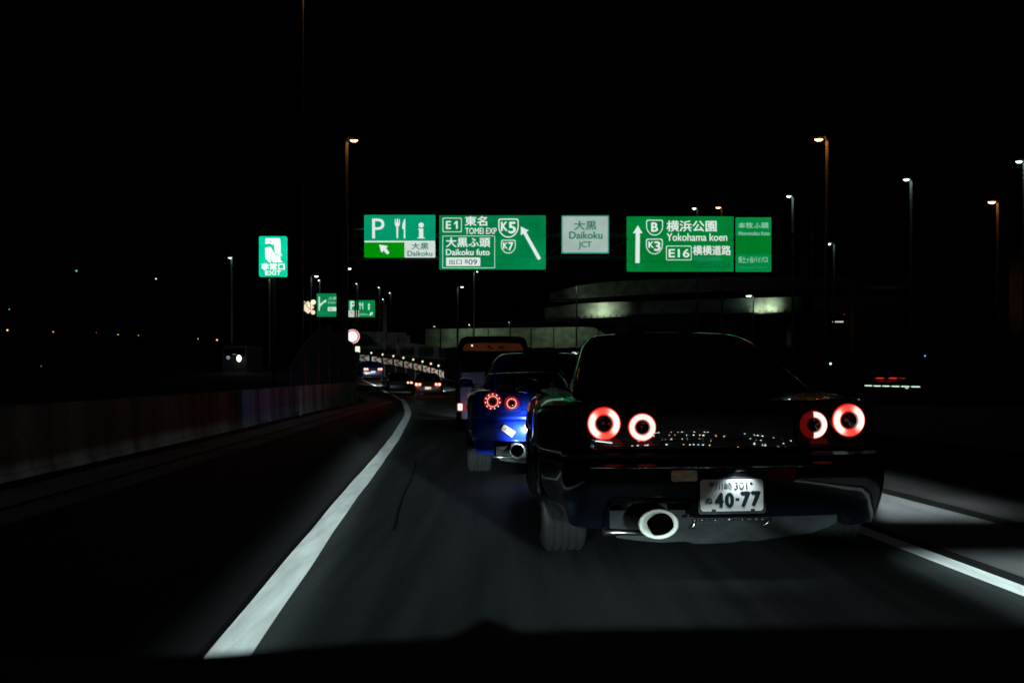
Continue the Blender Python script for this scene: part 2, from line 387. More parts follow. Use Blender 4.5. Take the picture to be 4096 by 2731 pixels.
# top line rises then rounds down at the far end
def nb_far(y):
    px = CX + FP * (wallX(y) - .14) / y
    return PZ(interp([(1300, 1325), (1370, 1330), (1381, 1351), (1409, 1375), (1425, 1391), (1436, 1425), (1440, 1440)], px), y) - gz(y)
def nb_top(y): return nb_far(y) if y > 33 else interp([(26, 1.15), (28, 1.9), (30, 2.4), (33, 2.7), (38, 2.75), (41, 2.55), (44, 2.2), (46, 1.9), (48, 1.7), (60, 1.6)], y)
M_NB = mat('noise_panel', (.02, .022, .022), .8, noise=(2, .4, (1, 1, .2)))
yy = 26.0
while yy < 57.9:
    mb = MB(); x0, x1 = wallX(yy) - .14, wallX(yy + 2) - .14; v = []; f = []
    nn = 20
    for i in range(nn + 1):
        t = i / nn; x = x0 + (x1 - x0) * t + (.03 if i % 2 else 0); y = yy + 1.97 * t + .03
        zb = gz(y) + .745; v += [(x, y, zb), (x, y, gz(y) + nb_top(y))]
        v += [(x - .06, y, zb), (x - .06, y, gz(y) + nb_top(y))]
        if i:
            a = 4 * (i - 1); f += [(a, a + 4, a + 5, a + 1), (a + 2, a + 3, a + 7, a + 6), (a + 1, a + 5, a + 7, a + 3)]
    o = mb.add(v, f).build('panel', M_NB, db); o.location = (-wallX(36), -36, -.6)
    o = MB().box(x0 - .07, x0 + .06, yy - .06, yy + .02, gz(yy) + .745, gz(yy) + nb_top(yy) + .0).build('post', M_DARK, db); o.location = (-wallX(36), -36, -.6)
    yy += 2.0
# pale delineator on the wall
p0 = P(1168, 1610, 26); 
dl = empty('delineator_post', (wallX(26) + .16, 26, gz(26)), 'slim pale delineator post standing against the concrete barrier', 'post')
MB().tube([(0, 0, 0), (0, 0, .68)], .022, 8).build('post', mat('pale_plastic', (.45, .46, .45), .6), dl)
MB().box(-.03, .03, -.03, -.022, .52, .64).build('reflector', mat('reflector', (.5, .52, .5), .3), dl)

# ------------------------------------------------------------------ right side: kerb wall with rail
rw = empty('concrete_barrier', (5.6, 10, 0), 'low dark concrete barrier beyond the right shoulder', 'barrier')
rwx = lambda y: lineL(y) + LANE + 2.7
y = -6.0
while y < 60:
    p = wall_body('wall_section', y, y + 3.96, [(0, -.02), (.03, .2), (.06, .32), (.3, .32), (.35, -.02)], M_DIM, rw, 2, rwx); p.location = (-5.6, -10, 0); y += 4
# row of LED marker lights right
M_WLED = emis('cold_led', (.72, 1.0, .82), 1.0)
D = 34
xs = [(3457, 3489, 1541.5), (3492, 3524, 1543), (3527, 3560, 1543.5), (3563, 3599, 1544.5), (3601, 3639, 1545), (3641, 3682, 1546), (3684, 3728, 1547), (3731, 3768, 1548.5), (3771, 3790, 1549)]
ords = ['first', 'second', 'third', 'fourth', 'fifth', 'sixth', 'seventh', 'eighth', 'ninth']
for i, (a, b, yy) in enumerate(xs):
    w = (b - a) / FP * D / 2; q = P((a + b) / 2, yy, D + i * .3)
    o = empty('marker_light', (q.x, q.y, q.z), ords[i] + ' elongated white light from the left in the row right of the black coupe', 'light', 'row of white marker lights at the right roadside')
    MB().bbox(-w, w, .0, .06, -.028, .028, .012).build('housing', M_DARK, o)
    MB().tube([(-w * .97, -.01, .003), (-w * .8, -.02, 0), (w * .8, -.02, -.004), (w * .97, -.01, -.008)], [.004, .02, .021, .004], 8).build('lens', M_WLED, o)
q = P(3626, 1552, 33); o = empty('marker_light', q, 'small white light just beneath the row of marker lights', 'light')
MB().tube([(-.05, 0, 0), (0, 0, -.004), (.07, 0, 0)], [.004, .014, .004], 8).build('lens', M_WLED, o)
kb = empty('low_wall', P(3600, 1600, 35.5), 'dark low wall carrying the row of white marker lights', 'wall')
MB().box(-4, 7, 0, .2, -1.3, .62).build('wall', M_DIM, kb)
for i, (a, b, yy, s) in enumerate([(3500, 3538, 1512, .9), (3552, 3590, 1512, 1), (3596, 3622, 1512.5, .25), (3505, 3590, 1525, .07)]):
    q = P((a + b) / 2, yy, 36.2); w = (b - a) / FP * 36.2 / 2
    o = empty('marker_light', q, ['left bright red strip light above the row of white lights', 'middle bright red strip light above the row of white lights', 'faint red strip light at the right end above the row of white lights', 'dull red strip light lowest of the red strips'][i], 'light', 'red strip lights above the white row')
    MB().tube([(-w, 0, 0), (-w * .5, -.01, 0), (w * .5, -.01, 0), (w, 0, 0)], [.004, .02, .02, .004], 8).build('lens', emis('red_strip%d' % i, (1, .02, .01), s), o)

# ------------------------------------------------------------------ street lamps
M_OL = emis('sodium_lens', (1.0, .52, .24), 4.6); M_WL = emis('white_lens', (.80, 1.0, .84), 4.2); M_POLE = mat('lamp_pole', (.11, .11, .11), .7, noise=(4, .3))
def street_lamp(lx, ly, px, col, label, D=None, w=34, I=1.0, group='street lamps over the motorway', ptop=None, Hm=12.0, pw=.13):
    if D is None: D = (Hm - 1.12) * FP / (HY - ly)
    head = P(lx, ly, D); X = PX(px, D) if px else head.x - .9
    base = empty('street_lamp', (X, D, 0), label, 'street lamp', group)
    top = head.z - .10 if ptop is None else PZ(ptop, D)
    dx = head.x - X; hw = w / FP * D / 2
    MB().tube([(0, 0, -.5), (0, 0, top * .5), (0, 0, top)], [pw * 1.25, pw * 1.05, pw], 10).build('pole', M_POLE, base)
    s = 1 if dx > 0 else -1
    MB().tube([(0, 0, top), (s * .1, 0, head.z + .12), (dx - s * hw, 0, head.z + .10)], [pw * .8, .05, .045], 8).build('arm', M_DARK, base)
    hd = MB().lathe([(0.02, .01), (.03, hw * .75), (.0, hw * 1.06), (.10, hw * .9), (.15, hw * .3), (.155, .01)], 'z', (dx, 0, head.z - .02), 16, sz=.5).build('lamp_head', M_DARK, base)
    hh = max(.10, hw * .5)
    MB().lathe([(.03, hw * .95), (0, hw), (-hh * .6, hw * .85), (-hh, hw * .5), (-hh * 1.1, .005)], 'z', (dx, 0, head.z), 16, sz=.5).build('lens', M_OL if col == 'O' else M_WL, hd)
    point_light(base, (dx * .35, -.38, min(head.z - .12, top + .05)), I * .62, (1.0, .33, .05) if col == 'O' else (.62, 1.0, .9), .06)
    return base
SL = [
 (1416, 560, 1387, 'O', 'orange street lamp left of centre above the parking sign, head right of its pole', 34, 1.2),
 (3275, 556, 3307, 'O', 'highest orange street lamp on the right, with brightly lit orange pole', 36, 2.2),
 (4076, 645, 4097, 'W', 'white street lamp cut by the right edge of the photo', 28, 1.0),
 (3625, 717, 3644, 'W', 'white street lamp between the two orange ones on the right', 26, 1.0),
 (3967, 807, 3990, 'O', 'lower orange street lamp near the right edge', 32, 1.8),
 (3155, 784, 3171, 'W', 'white street lamp above the right end of the sign gantry', 20, 1.0),
 (2777, 832, 2790, 'W', 'small white street lamp just above the straight-on sign, left of an orange one', 16, .03),
 (2873, 829, 2888, 'O', 'small orange street lamp just above the straight-on sign', 22, .03),
 (3313, 974, 3336, 'W', 'white street lamp right of the gantry, low against the dark', 23, 1.0),
 (2995, 1182, 3013, 'W', 'white street lamp in front of the lit overpass girder at right', 22, 1.5),
 (921, 1030, 927, 'W', 'white street lamp left of the green exit sign', 17, 1.2),
 (1093, 1112, 1078, 'W', 'street lamp whose head is hidden behind the green exit sign', 10, 1.2),
 (1266, 1104, 1245, 'W', 'white street lamp above the diamond warning sign', 17, 1.5),
 (1276, 1120, 1279, 'W', 'tiny white street lamp just right of and below the one above the diamond sign', 10, .8),
 (1396, 1073, 1380, 'W', 'bright white street lamp below the parking sign', 20, .6),
 (1427, 1134, 1430, 'W', 'tiny white street lamp above the far parking sign', 7, .5),
 (1516, 1149, 1519, 'W', 'tiny white street lamp right of the far parking sign, upper of two', 9, .5),
 (1559, 1170, 1563, 'W', 'tiny dim white street lamp furthest right below the parking sign', 6, .3),
 (1532, 1196, 1535, 'W', 'tiny dim white street lamp just above the far fork sign corner', 6, .2),
 (1909, 1085, 1896, 'W', 'small street lamp directly under the large exit direction sign', 6, 1.2),
 (1848, 1147, 1831, 'W', 'white street lamp below the large exit direction sign', 13, .9),
 (1737, 1305, 1741, 'W', 'tiny dim street lamp at the left end of the lit far wall', 6, .2),
 (1876, 1298, 1880, 'W', 'tiny dim street lamp above the lit far wall, over the van', 5, .2),
 (2307, 1145, 2306, 'W', 'dim street lamp with lit pole left of the lit overpass girder', 4, 1.2),
 (2036, 1288, 2038, 'W', 'tiny dim street lamp pole above the lit far wall', 4, .6),
]
for (lx, ly, px, c, lab, w, I) in SL:
    D_ = (12 - 1.12) * FP / (HY - ly)
    street_lamp(lx, ly, px, c, lab, None, w, I * (1.0 if D_ < 75 else .6), pw=.075 if D_ < 75 else (.085 if D_ < 120 else .10))
# lamp above the frame at left, only its orange pole shows
street_lamp(1245, -40, 1213, 'O', 'orange lit pole at the top edge of the photo, its lamp head above the frame', 30, 34, .5, pw=.022, ptop=-25)
# pole that crosses the far parking sign
o = empty('sign_post', (PX(1421, 64), 64, -.3), 'thin dark post passing in front of the far parking sign', 'post')
MB().tube([(0, 0, 0), (0, 0, PZ(1195, 64) + .3)], .055, 8).build('post', M_DARK, o)

# far dim orange and coloured lights at left
FL = [(37, 1237, (.1, .9, .8), .5, 4, 'cyan speck of light at the far left, above the orange row'), (30, 1320, (1, .55, .25), 1.4, 6, 'brightest orange light of the far row, at the left edge'),
 (213, 1327, (1, .5, .2), .8, 5, 'second orange light from the left in the far row'), (385, 1331, (1, .35, .08), .35, 3, 'faint orange light third in the far row'),
 (472, 1338, (1, .55, .2), .8, 4, 'slim upright orange light of the far row'), (554, 1341, (1, .4, .1), .5, 4, 'dim orange light in the middle of the far row'),
 (792, 1355, (1, .5, .15), .8, 4, 'second orange light from the right of the far row'), (868, 1359, (1, .5, .15), .9, 7, 'rightmost orange light of the far row'),
 (165, 1463, (.5, .5, .55), .3, 4, 'faint grey light below the orange row at the far left'), (372, 1486, (.15, .55, .8), .5, 5, 'blue light low in the dark at left'),
 (357, 1487, (.2, .2, .4), .25, 3, 'dim violet speck beside the low blue light'), (306, 1083, (.15, .7, .4), .4, 8, 'faint green streak of light high in the dark at left'),
 (624, 1115, (.6, 1, .8), .7, 6, 'pale tilted light high in the dark left of the exit sign'), (91, 1543, (.8, .8, .8), .5, 2, 'tiny white speck above the barrier at far left'),
 (3700, 1423, (.1, .5, 1), .9, 6, 'small blue light at right above the marker row'), (3720, 1502, (.8, .85, .5), .5, 10, 'dim pale light right above the marker row'),
 (3322, 1454, (.5, .8, .8), .8, 10, 'small pale streak of light right behind the black coupe'), (2806, 1294, (.9, .02, .02), .5, 3, 'red aviation light in the dark behind the black coupe'),
 (3377, 1257, (.9, .03, .03), .5, 3, 'small red light above the lit bus windows at right')]
for i, (x, yy, c, s, w, lab) in enumerate(FL):
    D = 240 if x < 1000 else 150; q = P(x, yy, D); hgt = max(q.z, 1.0)
    o = empty('distant_lamp', (q.x, q.y, 0), lab, 'lamp', 'distant lights in the dark')
    r = w / FP * D / 2
    MB().tube([(0, .3, 0), (0, .3, hgt)], .06, 6).build('pole', M_DARK, o)
    MB().lathe([(-r, .001), (-r * .7, r * .7), (0, r), (r * .6, r * .75), (r * .8, .001)], 'z', (0, 0, hgt), 8).build('lamp_head', emis('far_light_%d' % i, c, s * 2.2), o)
# lit bus-like row of windows at right
o = empty('distant_bus', P(3352, 1298, 120) , 'dark distant bus on the far road with a row of five lit windows', 'bus')
MB().bbox(-1.25, 1.25, .05, 6, -1.6, .55, .15).build('body', M_DARK, o)
for i in range(5): MB().box(-.64 + i * .27, -.44 + i * .27, .0, .05, .27, .41).build('window', emis('bus_window', (1, .93, .8), .9), o)

# ------------------------------------------------------------------ overhead gantry at 52 m and its signs
GD = 52.0
M_WHITE = emis('sign_white', (.84, .93, .88), .88)
ga = empty('sign_gantry', (PX(2300, GD), GD + .6, -.4), 'dark steel gantry spanning the motorway, carrying five green and white signs', 'gantry')
gx0 = PX(2300, GD)
xl, xr = PX(1360, GD) - gx0, PX(3240, GD) - gx0
MB().tube([(xl, 0, 0), (xl, 0, 9.6)], .30, 16).build('column', M_DARK, ga)
MB().tube([(xr, 0, 0), (xr, 0, 9.6)], .30, 16).build('column', M_DARK, ga)
for z in (7.3, 8.5):
    MB().box(xl, xr, .0, .16, z, z + .16).build('beam', M_DARK, ga)
    MB().box(xl, xr, .7, .86, z, z + .16).build('beam', M_DARK, ga)
n = 16
for i in range(n):
    a = xl + (xr - xl) * i / n; b = xl + (xr - xl) * (i + 1) / n
    MB().tube([(a, .08, 7.4 if i % 2 else 8.6), (b, .08, 8.6 if i % 2 else 7.4)], .045, 6).build('brace', M_DARK, ga)
for px in (1415, 3350):      # outrigger arms at the ends
    q = P(px, 912, GD)
    MB().tube([(q.x - gx0 - .5, 0, q.z + .4), (q.x - gx0 + .5, -.2, q.z + .4)], .04, 8).build('outrigger', M_GALV, ga)

class Sign:
    def __init__(s, D, x0, y0, x1, y1, label, cat='road sign', name='road_sign', group=None, y0r=None, y1r=None):
        s.D = D; s.cx = (x0 + x1) / 2; s.by = y1
        q = P(s.cx, s.by, D); s.root = empty(name, q, label, cat, group); s.q = q
        s.x0, s.x1, s.y0, s.y1 = x0, x1, y0, y1; s.dy0 = (y0r - y0) if y0r else 0; s.dy1 = (y1r - y1) if y1r else 0
    def L(s, px, py): 
        t = (px - s.x0) / (s.x1 - s.x0); u = (py - s.y0) / (s.y1 - s.y0)
        return ((px - s.cx) / FP * s.D, (s.by - py) / FP * s.D)
    def skew(s, px, py): return py
    def panel(s, x0, y0, x1, y1, m, y=0.0, th=.05, name='panel', b=.03):
        a = s.L(x0, y1); c = s.L(x1, y0)
        return MB().bbox(a[0], c[0], y, y + th, a[1], c[1], b).build(name, m, s.root)
    def quad(s, pts, m, y=-.012, th=.012, name='symbol'):
        return MB().prism([s.L(*p) for p in pts], y, y + th).build(name, m, s.root)
    def ring(s, outer, inner, m, y=-.012, th=.012, name='border'):
        return MB().ringprism([s.L(*p) for p in outer], [s.L(*p) for p in inner], y, y + th).build(name, m, s.root)
    def text(s, body, x0, y0, x1, y1, m, bold=.015, y=-.014, **k):
        a = s.L(x0, y1); c = s.L(x1, y0); return fit(s.root, body, a[0], a[1], c[0], c[1], y, m, bold, **k)
def rrect(x0, y0, x1, y1, r, n=5):
    p = []
    for cx, cy, a in ((x1 - r, y1 - r, 0), (x0 + r, y1 - r, 90), (x0 + r, y0 + r, 180), (x1 - r, y0 + r, 270)):
        for i in range(n + 1):
            t = R(a + 90 * i / n); p.append((cx + r * math.cos(t), cy + r * math.sin(t)))
    return p
def shield(x0, y0, x1, y1, n=16):
    r = (x1 - x0) * .10; h = y1 - y0; cx = (x0 + x1) / 2; w = (x1 - x0) / 2; p = []
    for cxx, a in ((x0 + r, 180), (x1 - r, 270)):
        for i in range(5):
            t = R(a + 90 * i / 4); p.append((cxx + r * math.cos(t), y0 + r + r * math.sin(t)))
    for i in range(n + 1):
        t = math.pi * i / n; p.append((cx + w * math.cos(t) * (1 - .06 * math.sin(t)), y0 + h * .45 + h * .55 * math.sin(t)))
    return p
def inset(f, x0, y0, x1, y1, d, *a): return f(x0 + d, y0 + d, x1 - d, y1 - d, *a)
z1 = lambda x, y: (1400 + x / 2.6133, 820 + y / 2.6133)
z2 = lambda x, y: (2200 + x / 2.352, 820 + y / 2.352)
def T1(s, body, x0, y0, x1, y1, m, **k): a = z1(x0, y0); b = z1(x1, y1); return s.text(body, a[0], a[1], b[0], b[1], m, **k)
def T2(s, body, x0, y0, x1, y1, m, **k): a = z2(x0, y0); b = z2(x1, y1); return s.text(body, a[0], a[1], b[0], b[1], m, **k)

G_PA = emis('sign_green_pa', (0, .30, .145), 1, .08, .6); G_K5 = emis('sign_green_a', (.0, .205, .06), 1, .22, .7)
G_LIME = emis('sign_green_lime', (.0, .27, .002), 1, .12, .8); G_YO = emis('sign_green_b', (.0, .20, .035), 1, .22, .5)
G_HO = emis('sign_green_c', (.0, .235, .05), 1, .12, .7); G_HOT = emis('sign_green_d', (.0, .18, .02), 1, .12, .7)
W_PAN = emis('sign_pale', (.60, .70, .66), 1, .06, 1); W_JCT = emis('sign_pale_grey', (.36, .47, .42), 1, .10, 1)
T_TEAL = emis('teal_ink', (.02, .18, .11), 1); T_DGR = emis('dark_green_ink', (.01, .11, .06), 1)
T_DIM = emis('dim_ink', (.02, .24, .15), 1); T_MID = emis('mid_ink', (.30, .62, .48), 1); T_LOW = emis('low_ink', (.0, .09, .06), 1)

def fork(s, x0, y0, x1, y1, m, name='fork'):
    w = x1 - x0; h = y1 - y0; X = lambda t: x0 + w * t; Y = lambda t: y0 + h * t
    p = [(X(.0), Y(.02)), (X(.14), Y(0)), (X(.2), Y(.2)), (X(.3), Y(.2)), (X(.38), Y(0)), (X(.62), Y(0)), (X(.7), Y(.2)), (X(.8), Y(.2)), (X(.86), Y(0)), (X(1), Y(.02)), (X(.98), Y(.3)), (X(.68), Y(.42)), (X(.64), Y(.99)), (X(.36), Y(.99)), (X(.32), Y(.42)), (X(.02), Y(.3))]
    return s.quad(p, m, name=name)
def knife(s, x0, y0, x1, y1, m):
    w = x1 - x0; h = y1 - y0
    return s.quad([(x1, y0), (x1, y1), (x1 - w * .5, y1), (x1 - w * .45, y0 + h * .56), (x0, y0 + h * .5), (x0 + w * .1, y0 + h * .3), (x0 + w * .55, y0 + h * .06)], m, name='knife')
def info(s, x0, y0, x1, y1, m):
    w = x1 - x0; h = y1 - y0; cx = (x0 + x1) / 2; r = h * .165
    s.quad([(cx + r * math.cos(R(a * 20)), y0 + r + r * math.sin(R(a * 20))) for a in range(18)], m, name='letter_dot')
    s.quad([(x0 + w * .08, y0 + h * .38), (cx + w * .27, y0 + h * .38), (cx + w * .27, y0 + h * .94), (x1, y0 + h * .95), (x1, y1), (x0, y1), (x0, y0 + h * .95), (cx - w * .27, y0 + h * .94), (cx - w * .27, y0 + h * .44), (x0 + w * .08, y0 + h * .44)], m, name='letter_stem')

# parking sign
s = Sign(GD, 1457, 860, 1741, 1030, 'green service area sign with P, fork and knife, i and arrow, leftmost on gantry')
s.panel(1457, 860, 1741, 963, G_PA); s.panel(1457, 969.5, 1617, 1030, G_LIME); s.panel(1618, 969.5, 1741, 1030, W_PAN)
s.panel(1457, 963.6, 1741, 968.8, M_WHITE, name='divider')
T1(s, 'P', 232, 143, 360, 350, M_WHITE, bold=.0, name='letter')
fork(s, *z1(468, 145), *z1(522, 350), M_WHITE); knife(s, *z1(545, 143), *z1(578, 350), M_WHITE); info(s, *z1(703, 183), *z1(785, 350), M_WHITE)
s.quad([z1(*p) for p in [(305, 413), (398, 430), (378, 452), (412, 498), (390, 520), (352, 478), (328, 500)]], M_WHITE, name='arrow')
T1(s, '大黒', 645, 396, 820, 466, T_TEAL, bold=.02); T1(s, 'Daikoku', 602, 482, 860, 533, T_TEAL, bold=.022)
# large K5 sign
s = Sign(GD, 1757, 862, 2183, 1078, 'large green direction sign with shields K5 and K7 and a long slanted arrow', group=None)
for a, b in ((862, 940.2), (941.6, 1024.6), (1026, 1078)): s.panel(1757, a, 2183, b, G_K5)
def RR(s, f, x0, y0, x1, y1, d, m, z, *a):
    p = z(x0, y0); q = z(x1, y1); s.ring(f(p[0], p[1], q[0], q[1], *a), f(p[0] + d, p[1] + d, q[0] - d, q[1] - d, *a), m)
RR(s, rrect, 968, 135, 1168, 285, 2.6, M_WHITE, z1, 5); RR(s, rrect, 967, 322, 1515, 659, 2.0, M_WHITE, z1, 1.5)
T1(s, 'E', 1005, 170, 1055, 250, M_WHITE, bold=.02); s.quad([z1(*p) for p in [(1086, 192), (1110, 168), (1126, 168), (1126, 250), (1108, 250), (1108, 190), (1090, 207)]], M_WHITE, name='numeral')
T1(s, '東名', 1203, 120, 1432, 218, M_WHITE, bold=.025); T1(s, 'TOMEI EXP', 1205, 240, 1532, 304, M_WHITE, bold=.012)
T1(s, '大黒ふ頭', 1005, 342, 1465, 440, M_WHITE, bold=.025); T1(s, 'Daikoku futo', 1005, 462, 1460, 525, M_WHITE, bold=.022)
s.panel(*z1(1005, 549), *z1(1362, 638), M_WHITE, y=-.012, th=.012, name='exit_plate', b=.005)
T1(s, '出口', 1037, 568, 1168, 622, T_DGR, bold=.015, y=-.018); T1(s, 'B', 1202, 570, 1235, 610, T_DGR, bold=.01, y=-.018); T1(s, '09', 1240, 568, 1328, 625, T_DGR, bold=.01, y=-.018)
RR(s, shield, 1550, 143, 1763, 342, 4.6, M_WHITE, z1); T1(s, 'K', 1582, 178, 1645, 270, M_WHITE, bold=.03); T1(s, '5', 1660, 180, 1730, 294, M_WHITE, bold=.03)
RR(s, shield, 1580, 365, 1732, 508, 3.2, M_WHITE, z1); T1(s, 'K', 1602, 392, 1645, 456, M_WHITE, bold=.03); T1(s, '7', 1655, 392, 1705, 474, M_WHITE, bold=.03)
s.quad([z1(*p) for p in [(1786, 226), (1870, 268), (1842, 282), (1998, 560), (1965, 576), (1812, 300), (1786, 318)]], M_WHITE, name='arrow')
# JCT sign
s = Sign(GD, 2246, 862, 2436, 1014, 'pale junction name sign reading Daikoku JCT, with teal letters')
s.panel(2246, 862, 2436, 1014, emis('sign_rim', (.02, .28, .2), 1)); p = rrect(2250.5, 866.5, 2431.5, 1009.5, 6)
s.quad(p, W_JCT, name='face')
T2(s, '大黒', 228, 150, 437, 236, T_TEAL, bold=.02, y=-.02); T2(s, 'Daikoku', 182, 252, 492, 318, T_TEAL, bold=.026, y=-.02); T2(s, 'JCT', 268, 345, 390, 415, T_TEAL, bold=.026, y=-.02)
# Yokohama sign
s = Sign(GD, 2507, 866, 2934, 1086, 'large green sign with upward arrow and shields B and K3, right of the pale sign')
for a, b in ((866, 957.6), (959, 1045.4), (1046.8, 1086)): s.panel(2507, a, 2934, b, G_YO)
s.quad([z2(*p) for p in [(827, 192), (870, 266), (846, 266), (843, 546), (803, 546), (806, 266), (780, 266)]], M_WHITE, name='arrow')
RR(s, shield, 905, 140, 1063, 288, 3.4, M_WHITE, z2); T2(s, 'B', 955, 168, 1012, 250, M_WHITE, bold=.03)
RR(s, shield, 903, 318, 1060, 464, 3.4, M_WHITE, z2); T2(s, 'K', 928, 345, 975, 402, M_WHITE, bold=.03); T2(s, '3', 982, 345, 1036, 430, M_WHITE, bold=.03)
T2(s, '横浜公園', 1098, 148, 1565, 250, M_WHITE, bold=.02); T2(s, 'Yokohama koen', 1098, 268, 1665, 338, M_WHITE, bold=.012)
RR(s, rrect, 1092, 384, 1332, 520, 2.6, M_WHITE, z2, 5); T2(s, 'E16', 1118, 416, 1310, 492, M_WHITE, bold=.02)
T2(s, '横横道路', 1345, 382, 1700, 472, M_WHITE, bold=.018); T2(s, 'YOKOHAMA-', 1350, 488, 1622, 530, T_DIM, bold=.01); T2(s, 'YOKOSUKA EXP', 1345, 552, 1700, 596, T_LOW, bold=.01)
# Honmoku sign
s = Sign(GD, 2943, 870, 3085, 1087, 'narrow green sign at the right end of the gantry, with an empty middle')
s.panel(2943, 870, 3085, 944, G_HO); s.panel(2943, 944.8, 3085, 1015, G_HOT); s.panel(2943, 1015.8, 3085, 1087, G_HO)
T2(s, '本牧ふ頭', 1770, 165, 2055, 220, T_MID, bold=.012); T2(s, 'Honmoku futo', 1775, 248, 2065, 286, T_MID, bold=.006)
T2(s, '保土ヶ谷バイパス', 1772, 485, 2052, 545, T_MID, bold=.006); T2(s, 'Hodogaya Bypass', 1772, 572, 2045, 605, T_DIM, bold=.004)

# emergency exit sign
z3 = lambda x, y: (950 + x / 3.92, 900 + y / 3.92)
ED = 31.0
s = Sign(ED, 1036, 945, 1146, 1106, 'bright turquoise exit sign with a running figure, on a pole at left', name='exit_sign')
G_EX = emis('exit_green', (0, .66, .36), 1.0, .12, 3); W_EX = emis('exit_white', (1, 1, 1), 1.15)
s.panel(1036, 945, 1146, 1106, G_EX, b=.03, th=.12)
e3 = lambda pts: [z3(*p) for p in pts]
# the doorway is white; the figure is left green
s.quad(e3([(440, 210), (668, 212), (676, 330), (640, 360), (600, 308), (540, 305), (500, 285), (440, 300)]), W_EX, name='doorway')
s.quad(e3([(435, 355), (520, 345), (552, 400), (500, 520), (530, 584), (492, 584), (440, 525)]), W_EX, name='doorway')
s.quad(e3([(572, 310), (612, 315), (640, 360), (676, 330), (674, 440), (706, 490), (668, 466), (600, 452), (585, 400)]), W_EX, name='doorway')
s.quad(e3([(558, 408), (585, 440), (588, 470), (672, 474), (672, 540), (706, 578), (700, 586), (560, 586), (512, 530)]), W_EX, name='doorway')
s.quad(e3([(522 + 11 * math.cos(R(a * 30)), 260 + 14 * math.sin(R(a * 30))) for a in range(12)]), G_EX, y=-.03, name='figure_head')
def T3(s, body, x0, y0, x1, y1, m, **k): a = z3(x0, y0); b = z3(x1, y1); return s.text(body, a[0], a[1], b[0], b[1], m, **k)
T3(s, '非常口', 378, 600, 738, 708, W_EX, bold=.03); T3(s, 'EXIT', 440, 722, 682, 782, W_EX, bold=.03)
MB().box(-.05, .05, .13, .22, -3.6 - .5, 1.2).build('pole', M_DARK, s.root)
point_light(s.root, (0, -.6, .6), .12, (.2, 1, .8), .3)

# far signs
FD = 130
s = Sign(FD, 1390, 1201, 1499, 1268, 'small far green sign with P, fork, knife and i, reading 600m')
G_F = emis('far_green', (0, .22, .06), 1, .1, .5)
s.panel(1390, 1201, 1499, 1240, G_F); s.panel(1390, 1240.8, 1436, 1268, emis('far_pale', (.5, .58, .5), 1)); s.panel(1436.4, 1240.8, 1499, 1268, G_F)
z4 = lambda x, y: (1180 + x / 5.2265, 1150 + y / 5.2265)
W_F = emis('far_white', (.6, .78, .66), 1)
def T4(s, body, x0, y0, x1, y1, m, **k): a = z4(x0, y0); b = z4(x1, y1); return s.text(body, a[0], a[1], b[0], b[1], m, y=-.03, **k)
T4(s, 'P', 1160, 292, 1270, 460, W_F, bold=.03); fork(s, *z4(1342, 315), *z4(1380, 460), W_F); knife(s, *z4(1395, 310), *z4(1424, 458), W_F); info(s, *z4(1520, 335), *z4(1572, 465), W_F)
T4(s, '大', 1160, 505, 1205, 545, T_DGR, bold=.01); T4(s, '黒', 1290, 505, 1330, 545, T_DGR, bold=.01); T4(s, '600m', 1350, 538, 1528, 578, T_MID, bold=.01)
s.quad([z4(*p) for p in [(1560, 525), (1628, 512), (1620, 575), (1602, 560), (1568, 592), (1548, 572), (1578, 545)]], W_F, name='arrow')
MB().box(*[(1424 - s.cx) / FP * FD, (1428 - s.cx) / FP * FD], .1, .25, -9, 2.2).build('post', M_DARK, s.root)
s = Sign(112, 1267, 1174, 1389, 1266, 'small far junction diagram sign with a branching arrow, partly hidden by the gantry column')
s.panel(1267, 1174, 1389, 1266, G_F)
s.quad([z4(*p) for p in [(495, 190), (520, 190), (522, 340), (602, 285), (594, 270), (660, 255), (640, 318), (622, 306), (524, 400), (516, 486), (494, 486)]], W_F, name='arrow')
T4(s, '大黒', 700, 192, 880, 258, T_MID, bold=.015); T4(s, 'Daikoku', 695, 290, 950, 335, T_MID, bold=.01)
s.quad([z4(*p) for p in [(688, 405), (1000, 405), (1000, 492), (684, 492)]], W_F, name='exit_plate'); T4(s, '出口', 720, 420, 790, 475, T_DGR, bold=.01).location.y = -.05
T4(s, '800m', 492, 512, 705, 562, T_DIM, bold=.01)
MB().box(1.3, 1.5, .1, .3, -8, 2).build('post', M_DARK, s.root)

# diamond warning sign with four flashers
WD = 62; s = Sign(WD, 1213, 1203, 1260, 1254, 'cream diamond lane-shift warning sign with orange flashing lamps at its corners', name='warning_sign')
CR = emis('cream_sign', (1, .84, .58), .95, .06, 2)
s.quad([z4(*p) for p in [(268, 280), (325, 330), (400, 408), (345, 470), (325, 500), (285, 540), (258, 538), (190, 468), (178, 410), (190, 365)]], CR, name='panel', th=.04)
s.quad([z4(*p) for p in [(322, 335), (331, 342), (331, 466), (322, 474)]], M_PLAST, y=-.03, name='dark_stripe')  # black upright stripe across the cream panel
MB().tube([(s.L(*z4(*p))[0], -.03, s.L(*z4(*p))[1]) for p in [(246, 345), (248, 385), (275, 418), (300, 440), (320, 465)]], [.035, .014, .014, .014, .02], 6).build('symbol', M_PLAST, s.root)
for (x, yy, r, c) in ((192, 303, 22, .8), (382, 307, 48, 1.6), (190, 487, 13, .8), (379, 518, 42, 1.2)):
    lx, lz = s.L(*z4(x, yy)); rr = r / 5.2265 / FP * WD
    MB().lathe([(0, rr * 1.1), (-.03, rr), (-.05, rr * .7), (-.06, .002)], 'y', (lx, -.02, lz), 16).build('flasher', emis('flash%.1f' % c, (1, .66, .42), c), s.root)
MB().box(.3, .36, .05, .1, -6, .8).build('post', M_DARK, s.root)
